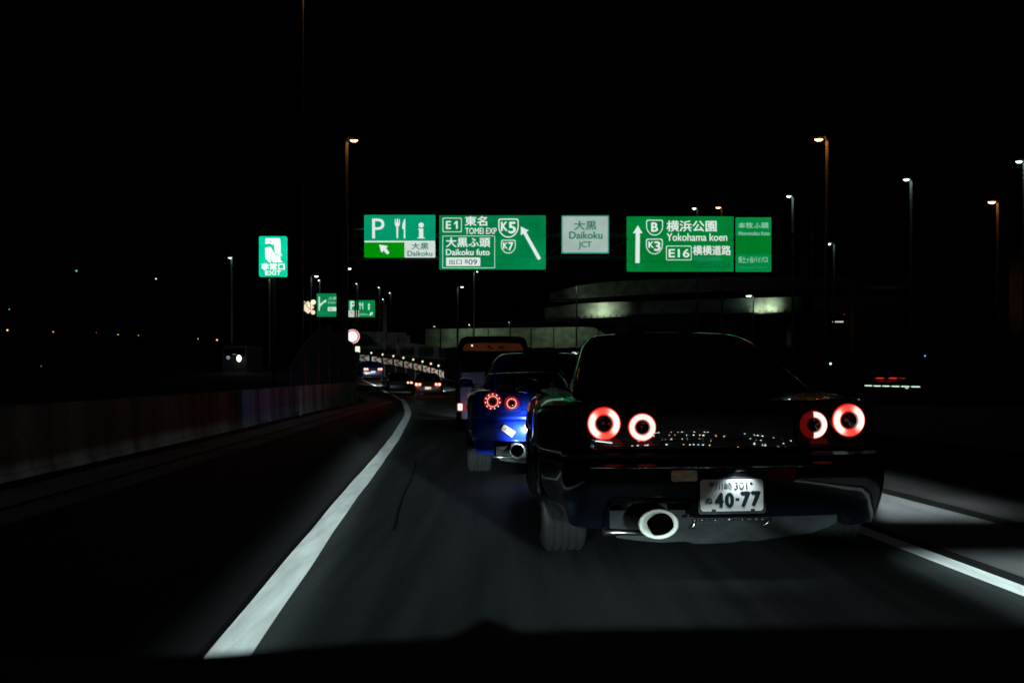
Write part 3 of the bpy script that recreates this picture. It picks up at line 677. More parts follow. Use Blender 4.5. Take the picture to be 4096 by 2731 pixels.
# speed sign
SD = 58; s = Sign(SD, 1381, 1318, 1438, 1374, 'round lit speed sign reading 50 with a red ring, behind the dark noise barrier', name='speed_sign')
def circ(cx, cy, r, n=36): return [(cx + r * math.cos(2 * math.pi * i / n), cy + r * math.sin(2 * math.pi * i / n)) for i in range(n)]
s.quad(circ(1409.5, 1345.5, 28.6), emis('speed_rim', (.95, .82, .95), .9), y=0, th=.05, name='rim'); s.quad(circ(1409.5, 1345.5, 26), emis('speed_red', (.75, .07, .05), 1), name='red_ring')
s.quad(circ(1409.5, 1345.5, 20.8), emis('speed_white', (1, .97, 1), 1.2), y=-.03, name='face')
s.text('50', 1396, 1336, 1423, 1356, emis('speed_digits', (1, .80, .9), .98), y=-.045, bold=.0)
MB().box(-.05, .05, .1, .2, -4, .5).build('post', M_DARK, s.root)
s = Sign(60, 1420, 1385, 1439, 1406, 'small pale plate sign just below the round speed sign, cut off by the barrier', name='plate_sign')
s.panel(1420, 1385, 1439, 1406, emis('plate_lit', (1, 1, .78), .95), b=.01)
MB().box(-.03, .03, .06, .1, -2, 0).build('post', M_DARK, s.root)

# ------------------------------------------------------------------ chevron boards on the outside of the curve
zc = lambda x, y: (1350 + x / 3.92, 1250 + y / 3.92)
CH_ = [((348, 655, 750), (497, 670, 763)), ((537, 685, 775), (685, 703, 785)), ((712, 708, 800), (858, 730, 815)), ((888, 733, 825), (1018, 760, 848)), ((1048, 760, 858), (1167, 788, 875)), ((1198, 794, 885), (1312, 822, 912)), ((1342, 825, 918), (1450, 858, 945)), ((1472, 862, 960), (1573, 895, 990)), ((1592, 898, 995), (1668, 925, 1030))]
M_CW = mat('chevron_white', (.62, .66, .58), .7, noise=(8, .15)); M_CRD = mat('chevron_red', (.34, .02, .015), .7)
lamp_px = [(340, 610), (531, 632), (708, 657), (876, 681), (1034, 709), (1188, 737), (1333, 768), (1465, 801), (1585, 833)]
cps = []
for i, (a, b) in enumerate(CH_):
    Da = 86 - i * 1.2; 
    pa = zc(a[0], (a[1] + a[2]) / 2); pb = zc(b[0], (b[1] + b[2]) / 2)
    A0 = P(*zc(a[0], a[2]), Da); A1 = P(*zc(a[0], a[1]), Da); B0 = P(*zc(b[0], b[2]), Da - .75); B1 = P(*zc(b[0], b[1]), Da - .75)
    root = empty('chevron_board', A0, (ords[i] if i < 9 else '') + ' red and white chevron board from the left in the row on the outer bend', 'chevron board', 'chevron boards round the bend')
    def Q(t, u, off=0.0):
        p = A0.lerp(B0, t).lerp(A1.lerp(B1, t), u); return tuple(p - A0 + Vector((0, off, 0)))
    def slab(pts, m, name, off=0):
        n = len(pts); v = [Q(t, u, off) for t, u in pts] + [Q(t, u, off + .02) for t, u in pts]
        MB().add(v, [tuple(range(n)), tuple(range(2 * n - 1, n - 1, -1))] + [(k, k + n, (k + 1) % n + n, (k + 1) % n) for k in range(n)]).build(name, m, root, fix=True)
    slab([(0, 0), (1, 0), (1, 1), (0, 1)], M_CW, 'panel')
    slab([(.62, 1), (.92, 1), (.42, .5), (.92, 0), (.62, 0), (.10, .5)], M_CRD, 'chevron', -.025)
    lx = P(*zc(*lamp_px[i]), Da - .1) - A0
    MB().lathe([(-.085, .01), (-.06, .06), (0, .085), (.06, .06), (.085, .01)], 'z', tuple(lx), 10).build('flash_lamp', emis('chev_lamp', (1, .82, .55), 1.1), root)
    MB().tube([(lx.x, lx.y, lx.z - .07), (lx.x, lx.y, Q(0, .9)[2] if i else lx.z - .5)], .02, 6).build('lamp_stem', M_DARK, root)
    g = gz(A0.y)
    MB().box(.1, .16, .03, .09, min(-.1, g - A0.z), .3).build('post', M_DARK, root)
    cps.append(A0.copy())
# parapet below and tall wall behind
pw_ = empty('bend_parapet', (cps[4].x, cps[4].y, 0), 'dark parapet under the chevron boards on the outer bend', 'barrier')
v = []; f = []
pts = [cps[0] + Vector((-3, 2.0, .3))] + cps + [cps[-1] + Vector((1.2, -.8, -.25)), cps[-1] + Vector((3.2, -2.4, -.3))]
for i, p in enumerate(pts):
    q = p - Vector((cps[4].x, cps[4].y, 0)); v += [(q.x, q.y + .25, -1), (q.x, q.y + .25, p.z - .06), (q.x, q.y + .5, p.z - .06)]
    if i: a = 3 * (i - 1); f += [(a, a + 3, a + 4, a + 1), (a + 1, a + 4, a + 5, a + 2)]
MB().add(v, f).build('wall', M_DIM, pw_)
bk = empty('retaining_wall', (PX(1590, 95), 95, 0), 'tall dim wall of vertical panels behind the chevron boards', 'wall')
for i in range(22):
    a = 1440 + i * 15.5; xa = (a - 1590) / FP * 95; w_ = 15 / FP * 95
    M_RET = mat('dark_concrete', (.045, .045, .042), .9, noise=(1.2, .4)); top = PZ(interp([(1440, 1325), (1620, 1330), (1640, 1372), (1780, 1395)], a), 95)
    MB().box(xa, xa + w_, .04 * (i % 3), .3, -1, top).build('panel', M_RET, bk)
MB().tube([(-1.15, -.5, 0), (-1.15, -.5, PZ(1220, 95))], .22, 10).build('column', M_RET, bk)
spot_light(bk, (0, -7, 7.0), (0, 0, 2.5), .4, (1, 1, .9), 60, .8)

# ------------------------------------------------------------------ elevated roads in the distance
M_GIR = mat('girder_paint', (.27, .33, .26), .8, noise=(.5, .4, (1.5, 1, 2)), bump=(1.5, .4, .03))
OD = 150
def px_slab(root, org, pts_top, pts_bot, D0, D1, th, m, name):
    """facade band between two pixel polylines at a real depth, with thickness"""
    n = len(pts_top); v = []; f = []
    for i in range(n):
        D = D0 + (D1 - D0) * i / (n - 1)
        A = P(*pts_top[i], D) - org; B = P(*pts_bot[i], D) - org
        v += [tuple(A), tuple(B), (B.x, B.y + th, B.z), (A.x, A.y + th, A.z)]
        if i:
            a = 4 * (i - 1)
            for j in range(4): f.append((a + j, a + (j + 1) % 4, a + 4 + (j + 1) % 4, a + 4 + j))
    f += [(0, 1, 2, 3), tuple(4 * (n - 1) + j for j in (3, 2, 1, 0))]
    return MB().add(v, f).build(name, m, root, fix=True)
og = P(2500, 1473, OD)
el = empty('overpass', og, 'upper curved overpass with a pale girder lit from below', 'overpass')
px_slab(el, og, [(2200, 1172), (2310, 1143), (2420, 1128), (2600, 1118), (3000, 1105), (4300, 1080)], [(2200, 1183), (2310, 1178), (2420, 1174), (2600, 1165), (3000, 1150), (4300, 1125)], 158, 175, 6, M_GIR, 'girder')
px_slab(el, og, [(2200, 1183.6), (2310, 1178.6), (2420, 1174.6), (2600, 1165.6), (3000, 1150.6), (4300, 1125.6)], [(2200, 1197), (2310, 1194), (2420, 1188), (2600, 1176), (3000, 1160), (4300, 1135)], 157, 174, 7, M_GIR, 'flange')
el2 = empty('overpass', og, 'lower overpass with a deep pale girder, lit in one round pool over the far wall', 'overpass')
px_slab(el2, og, [(2180, 1232), (2310, 1214), (2420, 1209), (2600, 1203), (3000, 1192), (3130, 1188), (4300, 1170)], [(2180, 1279), (2310, 1273), (2420, 1268), (2600, 1261), (3000, 1250), (3130, 1248), (4300, 1240)], 150, 150, 5, M_GIR, 'girder')
px_slab(el2, og, [(2180, 1279.6), (2310, 1273.6), (2420, 1268.6), (2600, 1261.6), (3000, 1250.6), (3130, 1248.6), (4300, 1240.6)], [(2180, 1283), (2310, 1277), (2420, 1272), (2600, 1265), (3000, 1254), (3130, 1252), (4300, 1244)], 149.6, 149.6, 6, M_DARK, 'flange')
for i in range(40):
    px = 2200 + i * 24; py = interp([(2180, 1279), (2310, 1273), (2420, 1268), (2600, 1261), (3000, 1250), (3130, 1248)], px)
    q = P(px, py - 5, 149.9) - og; MB().box(q.x - .06, q.x + .06, q.y - .12, q.y + .02, q.z - .12, q.z + .12).build('bracket', M_DARK, el2)
def pool(root, org, px, py, D, I, off, col=(.86, 1, .74), ang=60, blend=1):
    t = P(px, py, D) - org; return spot_light(root, t + Vector(off), t, I, col, ang, blend, .2)
pool(el, og, 2395, 1172, 157, 9, (-.6, -1.7, -.6), ang=150); pool(el, og, 2410, 1150, 158, .9, (0, -2.2, 0), ang=150); pool(el2, og, 2405, 1240, 150, 30, (.3, -2.3, -.4), ang=140); pool(el2, og, 2455, 1235, 150, 6, (.5, -3, 0), ang=100)
pool(el2, og, 3052, 1240, 150, 28, (-.3, -1.6, -.7), ang=130); pool(el2, og, 3090, 1225, 150, 14, (.3, -1.5, -.4), ang=130)
pr = empty('overpass_pier', (PX(2600, 144), 144, 0), 'dark haunched pier cap in front of the lit far wall', 'pier')
cx_ = PX(2600, 144)
prof = [(2240, 1284), (2310, 1296), (2345, 1306), (2385, 1308), (2440, 1342), (2470, 1380), (2470, 1560), (2760, 1560), (2760, 1380), (2800, 1300), (2960, 1268), (2960, 1256), (2240, 1278)]
MB().prism([(PX(a, 144) - cx_, PZ(b, 144)) for a, b in prof], -1, 2).build('pier_cap', M_DARK, pr)
fw = empty('far_wall', P(2080, 1390, 165), 'pale grey-green far wall in upright sections, lit behind the van', 'wall')
org = P(2080, 1390, 165)
secs = [1700, 1763, 1829, 1893, 1953, 2040, 2125, 2215, 2306, 2393, 2480, 2560]
for a, b in zip(secs, secs[1:]):
    t0, t1 = interp([(1700, 1316), (2560, 1304)], a), interp([(1700, 1316), (2560, 1304)], b)
    px_slab(fw, org, [(a + 1.6, t0), (b - 1.6, t1)], [(a + 1.6, 1392), (b - 1.6, 1388)], 165, 165, .4, M_GIR, 'panel')
    px_slab(fw, org, [(b - 1.8, t1 - 1), (b + 1.8, t1 - 1)], [(b - 1.8, 1394), (b + 1.8, 1394)], 164.8, 164.8, .4, M_DARK, 'post')
for px, I in ((1870, 26), (1945, 17), (2235, 24), (2080, 4), (2340, 8)):
    t = P(px, 1340, 165) - org; spot_light(fw, t + Vector((0, -7, 3)), t, I, (.80, 1, .66), 110, 1, .3)
px_slab(fw, org, [(1600, 1394), (2600, 1390)], [(1600, 1480), (2600, 1480)], 164, 164, 1, M_DIM, 'base')
# dim structures at right
rt = empty('distant_building', (PX(4080, 110), 110, 0), 'tall block at the right edge, faintly lit orange', 'building')
for i in range(5): MB().box(i * 1.0 - 1.2, i * 1.0 - .25, .06 * (i % 2), 3, -1, PZ(975, 110)).build('wall_panel', M_CONC, rt)
spot_light(rt, (-2, -9, 8), (.5, 0, 9), 7, (1, .35, .06), 60, 1)
op = empty('overpass_pier', (PX(3408, 80), 80, 0), 'faintly orange round pier right of the gantry column', 'pier')
MB().tube([(0, 0, -.5), (0, 0, PZ(1120, 80))], .26, 14).build('column', M_CONC, op)
spot_light(op, (-.5, -3, 3.5), (0, 0, 4.5), .35, (1, .36, .06), 80, 1)
op = empty('overpass_pier', (PX(3155, 120), 120, 0), 'pale narrow pier beneath the right end of the lit girder', 'pier')
MB().tube([(0, 0, -.5), (0, 0, PZ(1296, 120))], .4, 14).build('column', M_CONC, op)
spot_light(op, (-.5, -3, 4), (0, 0, 5), .8, (.7, 1, .8), 60, 1)
rs = empty('overpass', P(3530, 1147, 120), 'faint distant deck edge right of the low white street lamp', 'overpass')
MB().box(-2, 4, 0, 2, -.25, .12).build('deck', M_CONC, rs); spot_light(rs, (0, -4, -1), (0.4, 0, 0), .9, (.5, .8, .8), 70, 1)

# ------------------------------------------------------------------ vehicles
def sup(t, p): return math.copysign(abs(t) ** p, t)
def ring_plan(w, r, f, rr, rf, flare=None, bow=.0, nside=22):
    """plan outline, clockwise from rear centre: list of (x, y)"""
    half = []
    for i in range(9):
        x = (w - rr) * i / 8; half.append((x, r + bow * (x / w) ** 2))
    b0 = r + bow * ((w - rr) / w) ** 2
    for i in range(1, 7):
        t = R(90 * i / 6); half.append((w - rr + rr * math.sin(t), b0 + rr * (1 - math.cos(t))))
    y0, y1 = b0 + rr, f - rf
    for i in range(1, nside):
        y = y0 + (y1 - y0) * i / nside; half.append((w + (flare(y) if flare else 0), y))
    for i in range(0, 7):
        t = R(90 * i / 6); half.append((w - rf + rf * math.cos(t), y1 + rf * math.sin(t)))
    for i in range(1, 5):
        half.append(((w - rf) * (1 - i / 4), f + .06 * (i / 4)))
    return half + [(-x, y) for x, y in half[-2:0:-1]]
def loft(levels, top=None, zb=.26, ztop=.93, close=True):
    """levels: (z, ring). top: y -> deck height replacing ztop"""
    mb = MB(); v = []; f = []; n = len(levels[0][1])
    for z, rg in levels:
        for (x, y) in rg:
            zz = z
            if top: zz = zb + (z - zb) * (top(y) - zb) / (ztop - zb)
            v.append((x, y, zz))
    for i in range(len(levels) - 1):
        for k in range(n):
            k2 = (k + 1) % n; f.append((i * n + k, i * n + k2, (i + 1) * n + k2, (i + 1) * n + k))
    mb.add(v, f, True)
    if close:
        mb.f += [tuple(range(n))[::-1], tuple((len(levels) - 1) * n + k for k in range(n))]; mb.sm += [False, False]
    return mb
def boolean_cut(o, cutters):
    for c in cutters: c.parent = o.parent
    bpy.context.view_layer.update()
    for c in cutters:
        md = o.modifiers.new('b', 'BOOLEAN'); md.operation = 'DIFFERENCE'; md.object = c; md.solver = 'EXACT'; md.material_mode = 'TRANSFER'
    dg = bpy.context.evaluated_depsgraph_get(); me = bpy.data.meshes.new_from_object(o.evaluated_get(dg)); o.modifiers.clear(); o.data = me
    for c in cutters: bpy.data.objects.remove(c)
    for p in me.polygons: p.use_smooth = True
    try: me.set_sharp_from_angle(angle=R(28))
    except Exception: pass

def ring_mat(name, mode):
    """brake lamp ring: glowing pink-white with redder rims; mode 'tb' redder at top and bottom, 'half' lit on the right only, 'full'"""
    m = bpy.data.materials.new(name); m.use_nodes = True; nt = m.node_tree; b = nt.nodes['Principled BSDF']; k = NM(nt)
    b.inputs['Base Color'].default_value = (.1, .005, .005, 1); b.inputs['Roughness'].default_value = .25
    tc = nt.nodes.new('ShaderNodeTexCoord'); sp = nt.nodes.new('ShaderNodeSeparateXYZ'); nt.links.new(tc.outputs['Object'], sp.inputs[0])
    x, y, z = sp.outputs; r = k.op('SQRT', k.op('ADD', k.op('MULTIPLY', x, x), k.op('MULTIPLY', z, z)))
    nz = k.op('DIVIDE', z, r); nx = k.op('DIVIDE', x, r)
    n = nt.nodes.new('ShaderNodeTexNoise'); n.inputs['Scale'].default_value = 14; nt.links.new(tc.outputs['Object'], n.inputs['Vector'])
    rad = k.op('MULTIPLY', k.step(r, .50, .60), k.step(r, 1.0, .88))        # r in lamp radii
    if mode == 'tb':
        ang = k.op('ADD', k.op('ABSOLUTE', k.op('SUBTRACT', nz, k.op('MULTIPLY', nx, .18))), k.op('MULTIPLY', k.op('SUBTRACT', n.outputs['Fac'], .5), .25)); hot = k.op('ADD', k.op('MULTIPLY', k.step(ang, 1.0, .70), .62), .38)
    elif mode == 'half':
        hot = k.op('ADD', k.step(nx, -.12, .02), 0.0)
    else:
        hot = k.op('ADD', .85, k.op('MULTIPLY', n.outputs['Fac'], .2))
    h = k.op('MULTIPLY', rad, hot)
    cr = nt.nodes.new('ShaderNodeValToRGB'); el_ = cr.color_ramp.elements
    el_[0].position = 0; el_[0].color = ((.5, .0, .0, 1) if mode != 'half' else (.06, .001, .001, 1)); el_[1].position = 1; el_[1].color = (1, .80, .70, 1)
    e2 = el_.new(.35); e2.color = (1, .03, .02, 1); e3_ = el_.new(.7); e3_.color = (1, .42, .32, 1)
    nt.links.new(h, cr.inputs[0]); nt.links.new(cr.outputs[0], b.inputs['Emission Color']); b.inputs['Emission Strength'].default_value = 1.45
    return m
RM = {'tb': ring_mat('brake_ring_outer', 'tb'), 'half': ring_mat('brake_ring_half', 'half'), 'full': ring_mat('brake_ring_inner', 'full')}
M_LENS = mat('dark_red_lens', (.012, .001, .001), .08, coat=1)
M_REDRIM = emis('red_rim', (.9, .02, .01), .8)
M_LED = emis('led_dot', (1, .72, .62), 1.3); M_LEDLENS = emis('led_lens', (.42, .004, .002), .75, .35, 20)

def wheel(parent, x, y, r, w, side, detail=True):
    """side -1 left: outer face towards -x. x is the outer face"""
    s = side; o = MB()
    prof = [(0, r * .70), (0.0 + .01, r * .90), (.03, r * .985), (.05, r)]
    for gpos in (.25, .42, .58, .75):
        prof += [(w * gpos - .006, r), (w * gpos - .005, r - .010), (w * gpos + .005, r - .010), (w * gpos + .006, r)]
    prof += [(w - .05, r), (w - .03, r * .985), (w - .01, r * .9), (w, r * .70)]
    o.lathe([(-s * u, q) for u, q in prof], 'x', (x, y, r), 40); t = o.build('tyre', M_RUB, parent, fix=True)
    rm = MB().lathe([(-s * .0, r * .71), (-s * -.006, r * .69), (-s * .012, r * .66), (-s * .03, r * .62), (-s * w * .9, r * .64)], 'x', (x, y, r), 40)
    rim = rm.build('rim', M_RIM, parent)
    if detail:
        for k in range(6):
            a = 2 * math.pi * k / 6 + .3
            c, q = math.cos(a), math.sin(a)
            MB().tube([(x - s * .05, y + c * .05, r + q * .05), (x - s * .03, y + c * r * .64, r + q * r * .64)], [.035, .028], 6).build('spoke', M_RIM, rim)
        MB().lathe([(-s * .02, .001), (-s * .03, .05), (-s * .08, .06)], 'x', (x, y, r), 14).build('hub', M_RIM, rim)
    return t

def coupe(loc, rz, ry, label, paint, style, group=None):
    root = empty('sports_car', loc, label, 'car', group, rz, ry)
    W = .885
    def flare(y):
        return (.115 if style == 'black' else .05) * math.exp(-((y - 1.0) / .52) ** 4) + .05 * math.exp(-((y - 3.66) / .5) ** 4)
    def lv(z, dw, r, rr=.17, fl=1.0, bow=.10, df=0): return (z, ring_plan(W - dw, r, 4.55 - df, rr, .45, (lambda y: flare(y) * fl), bow))
    levels = [lv(.25, .085, .12, .16, .2, df=.1), lv(.265, .05, .07, .16, .3, df=.05), lv(.30, .035, .05, .16, .5), lv(.36, .02, .03, fl=.7), lv(.43, .005, .012, fl=1), lv(.50, 0, .0), lv(.57, 0, .0), lv(.60, 0, .004), lv(.615, .003, .014),
              lv(.624, .012, .055), lv(.634, .012, .062), lv(.642, .004, .038), lv(.66, .0, .034), lv(.675, .0, .040), lv(.69, .002, .056), lv(.76, .004, .075, .18), lv(.84, .012, .098, .19), lv(.885, .022, .112, .2, .8), lv(.912, .04, .126, .2, .5), lv(.925, .07, .15, .2, .3), lv(.930, .12, .20, .2, 0), lv(.935, .30, .40, .2, 0, .02, .3), (.94, ring_plan(.30, .9, 4.0, .1, .1))]
    def top(y): return interp([(-1, .93), (.2, .935), (.9, .955), (1.6, .96), (3.1, .955), (3.5, .90), (4.3, .74), (4.7, .66)], y)
    bd = loft(levels, top, .25, .93).build('body', paint, root, fix=True)
    cut = []
    for s in (-1, 1):
        for yy in (.98, 3.66):
            cut.append(MB().tube([(s * .86 - .2, yy, .33), (s * .86 + .25, yy, .33)], .372, 36).build('cut', M_PLAST, fix=True))
    # exhaust opening at the left and the lower undercut
    cut.append(MB().prism(rrect(-.645, .12, -.20, .412, .03), -.3, .75).build('cut', M_PLAST, fix=True))
    cut.append(MB().prism([(-.646, .1), (.66, .1), (.66, .29), (.62, .325), (-.3, .325), (-.646, .3)], -.3, .75).build('cut', M_PLAST, fix=True))
    boolean_cut(bd, cut)
    lipx = MB().tube([(-.655, .03, .20 + .08), (-.655, .022, .385), (-.63, .018, .413), (-.5, .014, .418), (-.20, .010, .418)], .0085, 8); lipx.build('bumper_lip', paint, root)
    # greenhouse
    G = [(.935, .76, .72, 3.55), (.99, .745, .88, 3.35), (1.06, .715, 1.06, 3.12), (1.15, .672, 1.28, 2.86), (1.24, .625, 1.50, 2.60), (1.29, .59, 1.62, 2.47), (1.325, .55, 1.74, 2.38), (1.352, .50, 1.86, 2.30), (1.368, .38, 1.98, 2.2), (1.375, .15, 2.05, 2.12)]
    gl = [(z, ring_plan(w, r, f, min(.16, w * .4), .12, None, .08)) for z, w, r, f in G]
    loft(gl).build('roof', paint, root, fix=True)
    def pane(name, idx0, idx1, zlo, zhi, push):
        mbv = []; mf = []; rows = [zlo + (zhi - zlo) * i / 6 for i in range(7)]
        zs = [g[0] for g in gl]
        for z in rows:
            j = max(i for i in range(len(zs) - 1) if zs[i] <= z); t = (z - zs[j]) / (zs[j + 1] - zs[j]); row = []
            for k in range(idx0, idx1 + 1):
                a = gl[j][1][k % len(gl[0][1])]; b = gl[j + 1][1][k % len(gl[0][1])]
                row.append((a[0] + (b[0] - a[0]) * t + push[0], a[1] + (b[1] - a[1]) * t + push[1], z + push[2]))
            mbv.append(row)
        n = idx1 - idx0 + 1; v = [p for r_ in mbv for p in r_]
        f = [(i * n + k, i * n + k + 1, (i + 1) * n + k + 1, (i + 1) * n + k) for i in range(6) for k in range(n - 1)]
        return MB().add(v, f, True).build(name, M_GLASS, root)
    pane('rear_window', -7, 7, .975, 1.30, (0, -.006, .005)); N_ = len(gl[0][1])
    pane('side_window', 17, 34, .985, 1.27, (.007, 0, .002)); pane('side_window', N_ - 34, N_ - 17, .985, 1.27, (-.007, 0, .002))
    # wing
    wg = MB(); sec = [(0, 0), (.02, .012), (.08, .022), (.16, .018), (.21, .030), (.16, .002), (.06, -.006)]
    v = []; f = []
    for i in range(13):
        x = -.70 + 1.4 * i / 12; d = .02 * (x / .7) ** 2
        for (a, b) in sec: v.append((x, .24 + a + d, 1.115 + b - d))
        if i:
            for j in range(7): f.append(((i - 1) * 7 + j, (i - 1) * 7 + (j + 1) % 7, i * 7 + (j + 1) % 7, i * 7 + j))
    f += [tuple(range(7)), tuple(84 + j for j in range(7))[::-1]]
    if style == 'blue': wob = wg.add(v, f, True).build('rear_wing', M_BLK, root, fix=True)
    for s in ((-1, 1) if style == 'blue' else ()):
        MB().prism([(s * .60, .92), (s * .63, .92), (s * .655, 1.12), (s * .63, 1.12)], .26, .40).build('wing_strut', paint, wob)
    # trunk lid seams and crease
    M_SEAM = mat('panel_gap', (.001, .001, .001), .9)
    def seam(pts, r=.0035): MB().tube(pts, r, 6).build('panel_gap', M_SEAM, root)
    def ry_(z, x): return interp([(.60, .004), (.615, .014), (.642, .038), (.66, .034), (.69, .056), (.76, .075), (.84, .098), (.885, .112), (.912, .126)], z) + .10 * (x / W) ** 2 * .9
    for s in (-1, 1):
        seam([(s * .36, ry_(z, .36) - .001, z) for z in (.912, .86, .80, .75, .72)] + [(s * .375, ry_(.706, .37) - .001, .706)] + [(s * .40, ry_(.70, .4) - .001, .70)] + [(s * x, ry_(.70, x) - .001, .70) for x in (.5, .6, .7)])
    seam([(x, ry_(.70 + .02, x) - .001, .735) for x in (-.36, -.2, 0, .2, .36)], .003)
    # tail lamps
    def lamp(x, z, rad, mode):
        y = ry_(z, x)
        if style == 'blue':
            L = MB().lathe([(.03, rad * 1.05), (-.008, rad * 1.03), (-.016, rad), (-.018, rad * .9), (-.012, .001)], 'y', (0, 0, 0), 28).build('tail_light', M_LEDLENS, root, (x, y, z))
            dot = MB().lathe([(-.006, .0005), (-.005, .0048), (0, .0062), (.004, .0062)], 'y', (0, 0, 0), 8).build('led', M_LED, L)
            first = True
            sets = [(17, rad * .66, .80)] if rad < .08 else [(22, rad * .62, .72), (11, rad * .86, 1.0)]
            dot.location = (0, -.018, rad * .66 if rad < .08 else rad * .62)
            for n, rr_, sc in sets:
                for i in range(n):
                    if first: first = False; dot.scale = (sc * 1.25,) * 3; continue
                    a = 2 * math.pi * i / n; c = dot.copy(); COL.objects.link(c); c.parent = L; c.location = (rr_ * math.sin(a), -.018, rr_ * math.cos(a)); c.scale = (sc * 1.25,) * 3
            MB().lathe([(-.022, .001), (-.02, rad * .3), (-.014, rad * .42)], 'y', (0, 0, 0), 20).build('lamp_centre', M_LENS, L)
        else:
            L = MB().lathe([(.04, rad * 1.07), (-.012, rad * 1.05), (-.018, rad * 1.0), (-.012, rad * .98), (-.01, .001)], 'y', (0, 0, 0), 48).build('tail_light', M_PLAST, root, (x, y, z))
            rg = MB(); prof = [(-.018 / rad, .46), (-.030 / rad, .52), (-.034 / rad, .72), (-.030 / rad, .93), (-.020 / rad, 1.0)]
            rg.lathe(prof, 'y', (0, 0, 0), 56); ro = rg.build('light_ring', RM[mode], L); ro.scale = (rad, rad, rad)
            MB().lathe([(-.042, .001), (-.040, rad * .35), (-.035, rad * .49), (-.016, rad * .515)], 'y', (0, 0, 0), 32).build('lamp_centre', M_LENS, L)
        return L
    bl = style == 'blue'
    lamp(-.66, .825, .090, 'tb'); lamp(.66, .825, .090, 'tb'); lamp(-.46, .805, .075, 'full'); lamp(.46, .805, .075, 'half')
    # lower bumper light strip (white reverse lamp left, red fog lamp right)
    for s, m in ((-1, mat('reverse_lens', (.74, .84, .52), .3, noise=(30, .3, (1, 1, 3)))), (1, mat('fog_lens', (.16, .012, .008), .2))):
        y_ = .004; x0, x1 = (-.325, -.19) if s < 0 else (.185, .325)
        hs = MB().bbox(x0 - .01, x1 + .01, y_ - .004, y_ + .03, .515, .592, .012).build('lamp_housing', M_PLAST, root)
        MB().bbox(x0, x1, y_ - .016, y_ + .02, .524, .582, .008).build('reverse_light' if s < 0 else 'fog_light', m if not (bl and s < 0) else emis('reverse_glow', (.95, 1, 1), 1.0), root)
    # plate
    pl = MB().bbox(-.165, .165, -.022, -.012, .388, .553, .012).build('number_plate', M_PLATE, root)
    if not bl: pl.location = (-.012, 0, -.02)
    MB().bbox(-.186, .170, -.010, .004, .352, .545, .012).build('plate_holder', M_PLAST, root)
    if not bl:
        u = lambda x, y: ((x - 875) / 750 * .33 - .165, .553 - (y - 175) / 380 * .165)
        def PT(t, x0, y0, x1, y1, b=.0, **k):
            a = u(x0, y1); c = u(x1, y0); return fit(pl, t, a[0], a[1], c[0], c[1], -.0232, M_PINK, b, **k)
        PT('川崎', 1050, 212, 1252, 302, .0); PT('301', 1280, 207, 1432, 295, .004); PT('ぬ', 932, 388, 1020, 465, .02)
        PT('4', 1055, 335, 1142, 505, .045); PT('0', 1178, 338, 1264, 503, .045); PT('-', 1293, 398, 1338, 428, .0); PT('7', 1362, 328, 1458, 500, .045); PT('7', 1484, 325, 1578, 495, .045)
        a = u(1008, 230); MB().lathe([(-.004, .001), (-.004, .012), (0, .0135)], 'y', (a[0], -.0225, a[1]), 16).build('seal', mat('seal', (.2, .21, .21), .4, .5), pl)
        a = u(1478, 224); MB().lathe([(-.003, .001), (-.003, .006), (0, .007)], 'y', (a[0], -.0225, a[1]), 10).build('bolt', M_PINK, pl)
        for xx in (1030, 1495): a = u(xx, 548); MB().box(a[0] - .01, a[0] + .01, -.03, -.008, a[1] - .006, a[1] + .008).build('plate_clip', M_PLAST, pl)
    else:
        card_c = (-.055 - .42, .0, .0)
    # hooded plate lamp
    MB().bbox(-.10, .10, -.03, .01, .575, .592, .004).build('plate_lamp', M_PLAST, root)
    pk = 2.2 if not bl else 3.4
    for xx in ((0.03,) if not bl else (-.07, .07)):
        l = spot_light(root, (xx, -.075 if not bl else -.16, .585), (xx, -.012, .46), .19 if not bl else .7, (.80, .95, 1.0), 110, .9, .012, 'plate_and_fill_light')
    if bl:
        for xx in (-.30, -.02): spot_light(root, (xx, -.30, .50), (xx, .0, .50), 4.0, (.85, .93, 1), 88, 1, .03, 'plate_and_fill_light')  # added spots behind the bumper brighten it, apart from the plate lamps
    # exhaust
    ex = (-.405, .0, .312)
    if not bl:
        e = MB().lathe([(.0, .05), (-.050, .060), (-.058, .075), (-.070, .098), (-.066, .104), (-.055, .105)], 'y', ex, 44, sz=.74)
        eo = e.build('exhaust_tip', mat('exhaust_lip', (.58, .62, .54), .5, .2, noise=(25, .15)), root)
        MB().lathe([(-.054, .1035), (.0, .102), (.30, .10)], 'y', ex, 32, sz=.74).build('exhaust_pipe', mat('dark_pipe', (.02, .022, .022), .5, .5), eo)  # outer wall of the pipe in plain dark metal
        MB().lathe([(.0, .064), (.004, .062), (.006, .001)], 'y', (ex[0] + .014, ex[1] - .064, ex[2] - .006), 32).build('exhaust_bore', M_BORE, eo)
        MB().tube([(ex[0], .30, ex[2]), (ex[0], .9, ex[2]), (-.2, 1.4, .3)], [.12, .12, .05], 16).build('muffler', M_UNDER, root)
    else:
        e = MB().lathe([(.20, .066), (-.05, .070), (-.055, .074), (-.05, .078), (.3, .076)], 'y', ex, 36); eo = e.build('exhaust_tip', M_TIP, root)
        MB().lathe([(.02, .064), (.25, .060), (.25, .001)], 'y', ex, 30).build('exhaust_bore', M_BORE, eo)
        MB().tube([(ex[0], .30, ex[2]), (ex[0], .9, ex[2]), (-.2, 1.4, .3)], [.11, .11, .05], 16).build('muffler', M_UNDER, root)
    # underbody
    v = []; f = []
